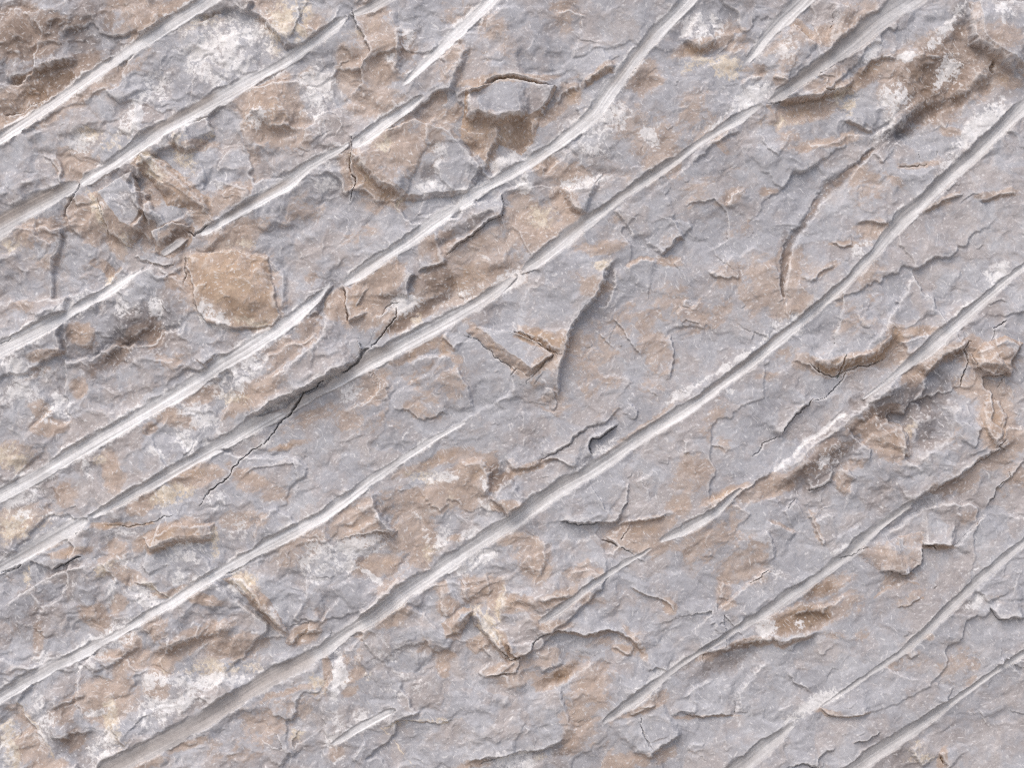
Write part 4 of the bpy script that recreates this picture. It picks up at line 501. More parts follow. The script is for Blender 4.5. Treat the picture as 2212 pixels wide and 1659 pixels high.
# ------------------------------------------------------------------ tool grooves (x, y, half width) from lower left to upper right
GROOVES = [
    dict(u0=-.45, p=[(-60, 335, 14), (0, 297, 14), (100, 230, 13), (233, 135, 13), (300, 92, 14), (377, 40, 16), (443, -4, 18), (500, -42, 18)], wh=.9, z=8),
    dict(p=[(-60, 520, 26), (0, 484, 25), (83, 438, 22), (157, 402, 15), (172, 394, 3)], wh=.55, z=13),
    dict(u0=-.2, p=[(172, 400, 6), (190, 386, 15), (253, 348, 15), (300, 315, 17), (350, 276, 20), (417, 238, 19), (500, 194, 18), (567, 157, 16), (633, 121, 14), (690, 80, 15), (728, 52, 12), (748, 38, 2)], wh=.75, z=12),
    dict(u0=-.2, p=[(428, 508, 3), (445, 499, 10), (500, 468, 11), (550, 436, 15), (617, 398, 18), (667, 358, 12), (737, 321, 8), (760, 308, 3)], wh=.85, z=10),
    dict(u0=-.45, p=[(758, 320, 4), (775, 309, 12), (800, 292, 13), (837, 266, 14), (880, 236, 12), (912, 210, 4)], wh=1.0, z=7),
    dict(u0=-.45, p=[(865, 190, 2), (880, 177, 6), (900, 157, 9), (937, 122, 11), (970, 88, 13), (1010, 49, 15), (1047, 13, 14), (1085, -28, 14)], wh=.9, z=7),
    dict(p=[(340, 556, 2), (360, 541, 9), (385, 524, 10), (405, 510, 3)], wh=.5, z=7),
    dict(u0=-.45, p=[(-60, 790, 20), (0, 757, 20), (60, 727, 19), (100, 706, 17), (160, 670, 12), (200, 648, 11), (240, 624, 13), (275, 600, 10), (305, 580, 3)], wh=.9, z=7),
    dict(u0=-.45, p=[(-60, 1108, 14), (0, 1072, 15), (67, 1036, 16), (167, 976, 17), (253, 926, 17), (333, 880, 17), (417, 830, 17), (483, 786, 17), (533, 758, 17), (600, 715, 17), (650, 675, 15), (690, 640, 10), (716, 612, 2)], wh=.95, z=7),
    dict(u0=-.2, p=[(742, 616, 3), (757, 605, 12), (792, 580, 14), (835, 552, 14), (877, 526, 15), (937, 480, 15), (1037, 412, 14), (1137, 352, 13), (1203, 310, 13), (1250, 275, 15), (1285, 245, 17), (1318, 195, 19), (1358, 142, 16), (1390, 98, 16), (1432, 54, 17), (1475, 10, 17), (1520, -38, 17)], wh=.85, z=9),
    dict(p=[(-60, 1262, 15), (0, 1228, 15), (67, 1190, 17), (120, 1160, 18), (170, 1132, 16), (190, 1120, 4)], wh=.75, z=6),
    dict(p=[(196, 1118, 3), (220, 1104, 10), (333, 1042, 14), (433, 984, 14), (500, 948, 16), (560, 912, 18), (640, 868, 18), (737, 816, 18), (804, 776, 19), (860, 748, 19), (924, 714, 17), (987, 680, 15), (1037, 650, 14), (1080, 620, 13), (1112, 596, 3)], wh=.7, z=9),
    dict(p=[(1128, 586, 3), (1140, 576, 11), (1170, 556, 17), (1204, 530, 18), (1255, 486, 17), (1300, 456, 12), (1340, 424, 10), (1400, 382, 12), (1475, 333, 11), (1508, 309, 8), (1558, 276, 9), (1600, 252, 11), (1630, 232, 8), (1646, 222, 2)], wh=.6, z=9),
    dict(p=[(1668, 214, 4), (1690, 198, 13), (1724, 174, 14), (1774, 138, 16), (1841, 88, 21), (1908, 32, 25), (1968, -8, 27), (2040, -60, 27)], wh=.4, z=11),
    dict(p=[(1614, 132, 3), (1632, 108, 11), (1654, 78, 14), (1691, 36, 18), (1734, -4, 20), (1790, -60, 20)], wh=.6, z=11),
    dict(p=[(160, 1706, 20), (250, 1652, 22), (300, 1626, 22), (367, 1592, 22), (433, 1558, 21), (500, 1516, 21), (567, 1474, 21), (633, 1440, 19), (700, 1404, 17), (750, 1366, 16), (804, 1333, 17), (870, 1282, 19), (937, 1238, 19), (1004, 1193, 19), (1070, 1150, 18), (1130, 1108, 19), (1170, 1078, 21), (1204, 1055, 21), (1270, 1020, 18), (1337, 976, 16), (1404, 930, 15), (1474, 888, 14), (1525, 853, 13), (1608, 793, 13), (1691, 727, 13), (1728, 697, 12), (1775, 656, 11), (1825, 613, 10), (1887, 550, 11), (1925, 505, 15), (1960, 465, 19), (1991, 441, 18), (2041, 393, 18), (2091, 348, 17), (2141, 303, 17), (2191, 253, 17), (2240, 205, 16), (2300, 150, 16)], wh=.6, z=12),
    dict(u0=-.45, p=[(-60, 1540, 16), (0, 1506, 16), (67, 1466, 16), (120, 1436, 15), (170, 1414, 13), (230, 1384, 10), (275, 1360, 7), (320, 1330, 10), (367, 1303, 13), (433, 1259, 13), (500, 1222, 14), (567, 1183, 15), (633, 1148, 14), (700, 1112, 14), (737, 1086, 13), (804, 1036, 11), (870, 991, 9), (937, 948, 7), (987, 921, 5), (1014, 907, 2)], wh=.85, z=7),
    dict(u0=-.45, p=[(715, 1612, 3), (737, 1598, 8), (787, 1567, 10), (830, 1544, 9), (852, 1534, 3)], wh=.9, z=4),
    dict(p=[(1160, 1345, 3), (1175, 1336, 8), (1204, 1318, 10), (1254, 1281, 9), (1304, 1246, 7), (1345, 1221, 6), (1385, 1198, 5), (1410, 1182, 3)], wh=.5, z=6),
    dict(p=[(1420, 1172, 2), (1440, 1162, 8), (1474, 1148, 11), (1500, 1132, 13), (1541, 1108, 11), (1574, 1076, 6), (1600, 1055, 2)], wh=.6, z=7),
    dict(p=[(1860, 866, 2), (1885, 847, 5), (1930, 812, 7), (1967, 784, 11), (2007, 752, 17), (2047, 718, 16), (2091, 682, 14), (2141, 639, 11), (2212, 580, 8), (2260, 540, 8)], wh=.5, z=11),
    dict(p=[(1303, 1559, 3), (1318, 1547, 9), (1345, 1526, 11), (1404, 1482, 12), (1440, 1458, 8), (1474, 1434, 7), (1541, 1390, 6), (1590, 1358, 8), (1630, 1336, 10), (1658, 1320, 13), (1708, 1283, 15), (1774, 1240, 12), (1834, 1196, 13), (1870, 1160, 12), (1900, 1138, 10), (1941, 1107, 10), (1970, 1084, 4)], wh=.35, z=9),
    dict(p=[(1540, 1705, 22), (1601, 1655, 22), (1658, 1609, 17), (1690, 1585, 12), (1720, 1562, 4)], wh=.35, z=11),
    dict(p=[(1770, 1531, 2), (1808, 1502, 4), (1874, 1458, 6), (1941, 1413, 8), (1998, 1362, 12), (2041, 1320, 12), (2091, 1274, 11), (2141, 1230, 11), (2212, 1170, 9), (2290, 1105, 9)], wh=.4, z=9),
    dict(p=[(1790, 1697, 17), (1848, 1656, 17), (1908, 1615, 16), (1974, 1573, 15), (2020, 1542, 13), (2060, 1514, 8), (2100, 1487, 7), (2141, 1458, 7), (2212, 1410, 7), (2290, 1355, 7)], wh=.4, z=10),
    dict(p=[(762, 30, 3), (775, 27, 9), (805, 14, 15), (850, -12, 17), (900, -42, 17)], wh=.5, z=10),
]
# the strips swell a little toward the groove below them
for g in GROOVES:
    P = g['p']
    s = window(P, 230)
    d, sd, arc, L, hw = line_field(P, X[s] + 8 * w1x[s], Y[s] + 8 * w1y[s], [p[2] for p in P])
    e = sstep(0, 60, arc) * sstep(0, 60, L - arc)
    lo, hi = np.maximum(-sd - hw, 0), np.maximum(sd - hw, 0)
    h[s] += e * np.minimum(1, hw / 12) * 4.5 * np.where(sd < 0, np.exp(-lo / 60), np.exp(-hi / 30) * sstep(2.5, 0, sd / np.maximum(hw, 1)))
hs = blur(h, 44)
groove = np.zeros_like(h); gwhite = np.zeros_like(h)
gid = np.full(h.shape, -1, np.int16)
st_u = fbm(X / 150, Y / 150, 301, 2)
for gi, g in enumerate(GROOVES):
    P = list(g['p'])
    for e, nb in ((0, 1), (-1, -2)):
        if P[e][2] <= 4: P[e] = (P[e][0], P[e][1], max(P[e][2], 0.5 * P[nb][2]))
    s = window(P, 130)
    jx = 0.8 * w2x[s]; jy = 0.8 * w2y[s]
    d, sd, arc, L, hw = line_field(P, X[s] + 1.2 * w1x[s] + jx, Y[s] + 1.2 * w1y[s] + jy, [p[2] for p in P])
    hw = np.maximum(hw, 0.5)
    dcl, sdc, arcc, _, _ = line_field(P, X[s], Y[s])
    hw = hw * 1.08 * (1 + 0.20 * w1x[s] + 0.05 * w2y[s])
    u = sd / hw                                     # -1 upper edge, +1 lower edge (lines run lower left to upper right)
    edge = 1.0 + np.where(u > 0, 0.10 * w2x[s] + 0.18 * w1y[s] + 0.22 * v2[s] + 0.14 * v3[s], 0.05 * w2x[s] + 0.12 * w1y[s])
    endm = sstep(-3, 9, np.minimum(arc, L - arc) + 7 * w2y[s] + 7 * w1x[s])
    m = sstep(edge, edge - np.where(u > 0, 0.22, 0.42), np.abs(u)) * endm
    z = (0.66 + 0.45 * st_u[s]) * g['z'] * (0.72 if g.get('u0', 1) < 0 else 1.0) * np.minimum(1.0, hw / 13.0)
    # trough left by the tooth: a shaded upper wall rolling into a longer bed that looks up at the sky
    u0 = g.get('u0', 0.05) + 0.25 * st_u[s]
    uu = np.clip(u, -1, 1)
    up_ = np.clip((uu - u0) / (-1 - u0), 0, 1)
    lo_ = np.clip((uu - u0) / (1 - u0), 0, 1)
    prof = np.where(uu < u0, -z * (1 - up_ ** 1.35), -z * (1 - 0.92 * lo_ ** 1.5))
    # tool striations: run along the groove, differ only slowly along it
    k1 = perlin(sdc / 3.0 + 50, arcc / 190 + 3.1 * gi, 311 + gi)
    k2 = perlin(sdc / 6.0 + 50, arcc / 260 + 1.7 * gi, 341 + gi)
    stri = 0.9 * k1 + 1.1 * k2
    # the rock on the upper bank stands a little proud
    bank = np.exp(-np.maximum(-sd - hw, 0) / 32) * (u < 0) + np.exp(-np.maximum(sd - hw, 0) / 22) * (u >= 0) * 0.15
    ends = sstep(0, 25, arc) * sstep(0, 25, L - arc)
    h[s] += 0.2 * z * bank * ends * (1 - m) * sstep(2.0, 8.0, hw)
    flo = hs[s] + prof + 0.5 * stri + 0.25 * w2x[s]
    m = m * sstep(-13.0, -6.0, h[s] - flo)          # the tooth skips hollows that were already deeper
    h[s] = h[s] * (1 - m) + flo * m
    broken = sstep(-0.55, 0.15, 0.7 * st_u[s] + 0.45 * w1x[s] + 0.35)
    sel_ = m > 0.45
    groove[s] = np.maximum(groove[s], m)
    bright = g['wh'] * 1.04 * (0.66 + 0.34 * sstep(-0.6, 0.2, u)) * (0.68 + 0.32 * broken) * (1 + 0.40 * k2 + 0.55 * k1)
    halo = g['wh'] * np.exp(-np.maximum(np.abs(sd) - hw, 0) / 7.0) * sstep(1, 8, hw) * sstep(0, 30, arc) * sstep(0, 30, L - arc) * 0.72
    t = white[s]; np.maximum(t, halo, out=t)
    gwhite[s] = np.where(m > 0.05, np.maximum(gwhite[s], m * bright), gwhite[s])
    t = gid[s]; t[sel_] = gi

TINT = [([(150, 1712), (300, 1626), (433, 1560), (567, 1476), (690, 1410)], 26, .75, .35), ([(280, 300), (350, 262), (417, 222), (480, 190)], 13, .8, .5), ([(-40, 495), (83, 428), (160, 386)], 14, .7, .6),
        ([(590, 895), (680, 840), (790, 775), (860, 735)], 16, .5, .4), ([(1140, 1100), (1204, 1045), (1270, 1010)], 12, .5, .1), ([(470, 480), (560, 425), (640, 380)], 7, .6, .5),
        ([(1200, 525), (1300, 445), (1400, 375), (1500, 308)], 8, .8, .25), ([(1690, 190), (1770, 130), (1900, 20)], 13, .8, .3), ([(1480, 875), (1600, 790), (1720, 690), (1860, 570)], 5, .7, .35),
        ([(1900, 520), (1990, 430), (2090, 340), (2212, 220)], 9, .6, .1), ([(1310, 200), (1360, 130), (1430, 45)], 8, .6, .2), ([(640, 930), (560, 960)], 6, .3, .3), ([(330, 1395), (200, 1390), (0, 1495)], 8, .4, .1)]
gtint = np.zeros_like(h)
for p, w, a_, bb in TINT:
    s = window(p, w * 3)
    d, _, arc, L, _ = line_field(p, X[s] + 3 * w1x[s], Y[s] + 3 * w1y[s])
    g_ = np.exp(-(d / w) ** 2) * sstep(0, 40, arc) * sstep(0, 40, L - arc)
    gwhite[s] *= 1 - a_ * g_
    t = gtint[s]; np.maximum(t, bb * g_, out=t)

# crushed white dust on the upper lips of some grooves and on the worn crest at the right
for tl, p, w, v in [('F', [(0, 900), (150, 800), (400, 640), (600, 490), (720, 420)], 8, .8), ('F', [(600, 1390), (720, 1290), (850, 1185), (950, 1105), (1050, 1035)], 6, 1.2), ('F', [(1240, 870), (1300, 820), (1420, 720)], 4, .7), ('F', [(1650, 560), (1850, 350), (2050, 190), (2130, 130)], 6, .6),
                    ('I', [(880, 320), (1080, 210), (1250, 100)], 6, .7), ('I', [(0, 970), (100, 920)], 7, .7), ('H', [(1900, 1150), (2060, 1060), (2212, 980)], 7, .8), ('I', [(1700, 600), (1850, 430), (2000, 300)], 6, .6), ('I', [(1100, 1620), (1300, 1490), (1420, 1400)], 5, .5), ('I', [(640, 1400), (800, 1280), (900, 1210), (1000, 1170)], 8, .9), ('C', [(150, 850), (300, 730), (420, 690)], 8, .75),
                    ('E', [(1540, 1370), (1620, 1310), (1700, 1240), (1800, 1160)], 6, .7), ('G', [(-10, 390), (60, 350), (140, 310)], 7, .8), ('D', [(330, 380), (480, 290), (580, 230)], 9, .8), ('A', [(1180, 1020), (900, 960)], 2, .2), ('E', [(880, 320), (980, 250), (1110, 150)], 15, 1.15), ('C', [(340, 700), (420, 660), (560, 560)], 13, 1.1), ('D', [(1010, 1490), (1060, 1440)], 5, 1.1), ('D', [(1340, 1215), (1345, 1270)], 7, 1.1), ('D', [(980, 1250), (1060, 1300)], 6, 1.1), ('D', [(20, 1600), (210, 1530)], 14, 1.1), ('A', [(870, 660), (900, 780), (860, 880)], 9, 1.1), ('G', [(850, 730), (700, 800), (500, 900)], 12, .8), ('F', [(150, 1640), (300, 1540)], 3, .5), ('H', [(10, 1590), (-60, 1640)], 5, .7)]:
    stroke(tl, p, w, v, 'w')
# thin pale and rusty veins
for tl, p, w, v, c in [('H', [(255, 1400), (300, 1450), (350, 1510), (420, 1600), (470, 1659)], 2.2, 1.0, 'c'), ('G', [(120, 1200), (180, 1290), (260, 1370), (330, 1500), (370, 1600)], 4, .9, 'c'), ('G', [(740, 1240), (750, 1330), (760, 1430)], 4, .9, 'c'), ('G', [(640, 85), (830, 90), (1000, 65)], 4, 1.0, 'b'), ('I', [(1250, 550), (1330, 500), (1400, 430), (1540, 470)], 3, .7, 'b'), ('I', [(1400, 620), (1450, 610), (1570, 550)], 3, .7, 'b'),
                       ('H', [(280, 1400), (400, 1365), (560, 1350), (640, 1365), (780, 1340)], 3, .8, 'c'), ('I', [(1120, 840), (1060, 780), (960, 760)], 4, .5, 'b'), ('C', [(560, 670), (640, 770), (760, 780), (880, 720)], 4, .8, 'b')]:
    stroke(tl, p, w, v, c)

# open cracks: tile, points, half width, depth
CR = [('B', [(1040, 1235), (1050, 1330), (1035, 1385), (930, 1460), (830, 1530), (690, 1655)], 1.6, 9), ('D', [(2150, 780), (2050, 850), (1960, 900), (1920, 960), (1870, 1030), (1790, 1120), (1720, 1180), (1600, 1280), (1500, 1370), (1470, 1440), (1340, 1540), (1305, 1610)], 1.5, 11), ('D', [(1960, 895), (1915, 965), (1865, 1035)], 3.2, 14), ('E', [(360, 330), (355, 400), (270, 500), (200, 590)], 1.5, 9), ('E', [(180, 600), (90, 690), (0, 750)], 4, 14),
      ('E', [(380, 300), (320, 305), (270, 350), (255, 400)], 1.2, 6), ('E', [(15, 200), (20, 290), (30, 390), (60, 430)], 1.6, 9), ('A', [(510, 1175), (515, 1210), (490, 1260), (430, 1330), (420, 1400)], 1.6, 7), ('B', [(80, 895), (65, 975), (60, 1080), (95, 1150), (45, 1310)], 1.5, 8), ('B', [(70, 60), (110, 170), (185, 330)], 1.3, 6),
      ('G', [(0, 400), (60, 375), (140, 345)], 2, 8), ('G', [(340, 375), (400, 345), (450, 320), (530, 285)], 3, 15), ('G', [(660, 90), (830, 95), (980, 65), (1180, 0)], 1.1, 5), ('F', [(1075, 750), (1050, 800), (980, 870), (920, 920), (860, 935)], 1.4, 8), ('F', [(855, 930), (790, 980), (720, 1050), (640, 1160)], 2.2, 10), ('F', [(640, 1180), (530, 1220), (510, 1270), (450, 1310)], 1.1, 5),
      ('F', [(820, 690), (890, 755), (1010, 775), (1075, 740), (1220, 710), (1330, 650)], 1.3, 7), ('F', [(890, 700), (890, 760)], 1.2, 6), ('F', [(1060, 640), (1040, 740), (1015, 790)], 1.5, 8), ('F', [(1890, 640), (1910, 735), (2010, 770), (2135, 775)], 1.6, 9), ('F', [(2130, 415), (2045, 465), (2035, 580)], 1.8, 8), ('F', [(1900, 545), (1850, 595), (1870, 690), (1830, 790), (1810, 860)], 1.8, 8), ('F', [(2090, 780), (2060, 850)], 1.3, 6), ('F', [(2090, 1180), (2040, 1230), (2100, 1260)], 1.2, 6),
      ('F', [(2060, 1240), (1960, 1320), (1850, 1390)], 1.2, 6), ('F', [(2110, 1390), (2130, 1430), (2050, 1490), (2000, 1600)], 1.1, 6), ('F', [(820, 1525), (900, 1490), (960, 1465)], 1.2, 5), ('F', [(680, 1630), (735, 1590)], 1.6, 7), ('E', [(1490, 1200), (1400, 1270), (1300, 1330)], 1.2, 5), ('E', [(1790, 1090), (1700, 1170), (1620, 1200), (1610, 1250), (1640, 1300)], 1.8, 9), ('E', [(1590, 1120), (1530, 1170), (1450, 1240)], 1.1, 4), ('E', [(790, 500), (950, 615), (1080, 708), (1150, 770)], 1.2, 6),
      ('E', [(1150, 740), (1100, 790)], 1, 4), ('E', [(1220, 790), (1190, 830)], 1, 4), ('E', [(1225, 790), (1290, 730), (1370, 640)], 1.3, 6), ('E', [(1090, 495), (1180, 500), (1300, 580), (1420, 640)], 1.2, 6), ('E', [(1840, 1590), (1815, 1659)], 1.5, 6), ('H', [(1410, 55), (1480, 80), (1600, 90), (1690, 85)], 1.3, 6), ('H', [(1080, 855), (1090, 900), (1150, 945), (1210, 905), (1245, 840), (1290, 795), (1400, 770), (1480, 785), (1560, 803)], 1.2, 6), ('H', [(1560, 803), (1700, 780), (1800, 772)], 1, 5),
      ('H', [(955, 1060), (1060, 1058), (1080, 1040)], 1.3, 6), ('H', [(970, 850), (1050, 910), (1100, 960), (1170, 945)], 1.3, 6), ('H', [(1930, 1320), (1935, 1400), (1975, 1470), (2020, 1530)], 1.6, 6), ('H', [(900, 1640), (1000, 1590), (1100, 1565)], 1.4, 6), ('H', [(1690, 175), (1760, 200), (1800, 225)], 2, 8), ('I', [(1555, 230), (1540, 330), (1500, 365), (1445, 405), (1320, 395)], 1.4, 7), ('I', [(1570, 218), (1640, 225), (1650, 245)], 1.8, 9), ('I', [(1640, 500), (1650, 480)], 1, 4), ('I', [(1990, 620), (2050, 705), (2120, 698)], 1.5, 7), ('I', [(900, 1285), (960, 1330), (1060, 1335)], 1, 5),
      ('I', [(680, 1660), (780, 1643), (870, 1655)], 1.2, 5), ('I', [(1120, 1490), (1200, 1475), (1280, 1425)], .9, 4), ('I', [(1680, 1600), (1700, 1640)], 2, 9), ('I', [(410, 470), (500, 430), (560, 370)], 1.2, 6), ('I', [(1760, 225), (1870, 112), (1960, 30)], 1, 4), ('I', [(2070, 970), (2085, 975)], 2, 8), ('C', [(1430, 1060), (1540, 1050), (1610, 1040)], 1.6, 6), ('C', [(1560, 940), (1565, 1010)], 1, 4), ('C', [(1690, 960), (1680, 1020)], 1, 4), ('C', [(2070, 350), (2060, 430)], 4, 12), ('C', [(560, 660), (780, 640), (950, 605)], 1.4, 6), ('C', [(990, 20), (970, 180)], 1.3, 6), ('C', [(930, 570), (1010, 560)], 2, 7),
      ('A', [(1210, 1510), (1260, 1530), (1350, 1460)], 1.8, 8), ('A', [(1010, 640), (0, 0)], 0, 0), ('A', [(0, 745), (130, 700), (260, 640)], 1.1, 5), ('A', [(640, 1260), (700, 1540)], 1, 4), ('D', [(1205, 0), (1205, 90), (1200, 200)], 1.3, 6), ('D', [(1330, 430), (1290, 350), (1260, 300)], 1.2, 5), ('B', [(1030, 990), (1440, 990)], 0, 0), ('D', [(980, 40), (1050, 55), (1130, 50)], 1.2, 5), ('D', [(0, 580), (90, 540)], 1.2, 5), ('I', [(1200, 230), (1100, 280), (1010, 300)], 1.2, 5), ('I', [(140, 930), (130, 990)], 1, 4), ('I', [(350, 1230), (350, 1325)], 1, 4), ('I', [(0, 1310), (120, 1340), (200, 1320)], .9, 4)]
cid = np.full(h.shape, -1, np.int16)
for ci, (tl, p, w, dep) in enumerate(CR):
    if not dep: continue
    p = T(tl, p)
    s = window(p, 30)
    d, sd, arc, L, _ = line_field(p, XW[s], YW[s])
    tp = 0.35 + 0.65 * sstep(0, .12, arc / L) * sstep(0, .12, 1 - arc / L)
    wd = w * 0.85 * tp * (0.75 + 0.5 * w1x[s])
    h[s] -= 1.0 * dep * tp * sstep(wd * 1.7, wd * 0.3, d)
    if dep >= 8 and w >= 1.5:
        t = cid[s]; t[d < np.maximum(wd * 1.3, 1.2)] = ci
# distance blur of the photo: the wall bulges toward the lower left and leans back at the top right
lean = 60.0 * sstep(0.45, 1.25, (X / W) * 0.75 + (1 - Y / H) * 0.55) * sstep(0.5, 1.0, X / W) * sstep(0.75, 0.1, Y / H)
h -= lean
h += 42.0 * sstep(0.35, 0.0, X / W) * sstep(0.72, 1.05, Y / H)
h -= 30.0 * sstep(0.32, 0.0, X / W) * sstep(0.3, -0.02, Y / H)
# fine tooth of the stone
h += 0.09 * perlin(X / 3.7, Y / 3.7, 401) * (1 - 0.8 * groove)

# ------------------------------------------------------------------ break the stain outlines up into crust, speckle and film
n_lo = fbm(XW / 70, YW / 70, 501, 4, 0.6)
n_mid = fbm((XW + 10 * w2x) / 30, (YW + 10 * w2y) / 30, 511, 5, 0.65)
n_hi = fbm(X / 8.5, Y / 8.5, 521, 4, 0.7)
streak = fbm((ax + 8 * w1x) / 34, (ay + 8 * w1y) / 11, 531, 4, 0.6)
soft = (0.95 + 0.25 * rough) * brown + 0.15 * n_lo + 0.14 * n_mid + 0.30 * plate + 0.10 * streak
st_br = 0.62 * sstep(0.05, 0.90, soft) + 0.38 * sstep(0.36, 0.52, soft)
film = sstep(-0.55, 0.75, 0.8 * n_lo + 0.3 * n_mid + 1.0 * plate) * (0.34 + 0.14 * rough)
st_br = np.maximum(st_br, film)
st_br = np.maximum(st_br, sstep(0.2, 0.7, face + 0.2 * n_mid) * np.minimum(1, face * 1.1))
dend = 0.5 - np.abs(fbm((X + 10 * w2x) / 22, (Y + 10 * w2y) / 22, 551, 4, 0.6)) * 1.6
spk = 0.22 * dend + 0.20 * n_hi + 0.36 * n_mid + 0.26 * n_lo
st_wh = (0.75 * sstep(0.50, 0.64, 0.86 * white + spk) + 0.25 * sstep(0.15, 0.85, 0.9 * white + 0.5 * spk)) * np.clip(white * 2.2, 0, 1)
st_cr = sstep(0.40, 0.80, 0.80 * cream + 0.8 * spk) * np.clip(cream * 1.8, 0, 1)
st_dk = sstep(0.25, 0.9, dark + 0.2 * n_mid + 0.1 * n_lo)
# bruised pale edges: crushed grains on the arrises of the scales, irregular
hb = blur(h, 3.2)
wear = sstep(0.22, 1.0, h - hb) * (0.45 + 0.55 * sstep(-0.2, 0.4, n_lo + n_hi * .5))
big = h - blur(h, 13)
wear2 = sstep(1.0, 5.0, big) * sstep(-0.1, 0.5, n_mid + 0.6 * n_hi + 0.6 * streak)
specks = sstep(0.46, 0.68, fbm((ax + 9 * w1x) / 10, (ay + 9 * w1y) / 4.0, 541, 2)) * sstep(-0.4, 0.3, n_lo)
fx, fy = X * 0.53 + Y * 0.85, X * 0.85 - Y * 0.53
specks = np.maximum(specks, sstep(0.50, 0.72, fbm((fx + 14 * w1y) / 12, (fy + 14 * w1x) / 3.8, 561, 2)) * sstep(0.3, -0.4, n_lo))
st_wh = np.maximum(st_wh, 0.62 * wear * (1 - groove))
st_wh = np.maximum(st_wh * 0.92, 0.5 * wear2 * (1 - groove))
st_wh = np.maximum(st_wh, specks * (1 - groove) * 0.62)
keep = 1 - groove
st_br = np.maximum(st_br * (1 - 0.82 * groove), gtint * groove); st_cr *= 1 - 0.9 * groove; st_wh = st_wh * (1 - 0.6 * groove); st_dk *= 1 - 0.8 * groove
gw = np.clip(gwhite, 0, 1.2) / 1.2
MASK1 = np.stack([st_br, st_wh, st_cr, st_dk], -1).reshape(-1, 4).astype(f32)
ochre = sstep(0.80, 1.15, np.maximum(brown, face * 1.02) + 0.15 * n_mid) * (1 - groove)
MASK3 = np.stack([st_dk, ochre, ochre * 0, ochre * 0 + 1], -1).reshape(-1, 4).astype(f32)
MASK2 = np.stack([gw, groove, rough, np.clip(0.5 + 0.4 * n_mid, 0, 1)], -1).reshape(-1, 4).astype(f32)

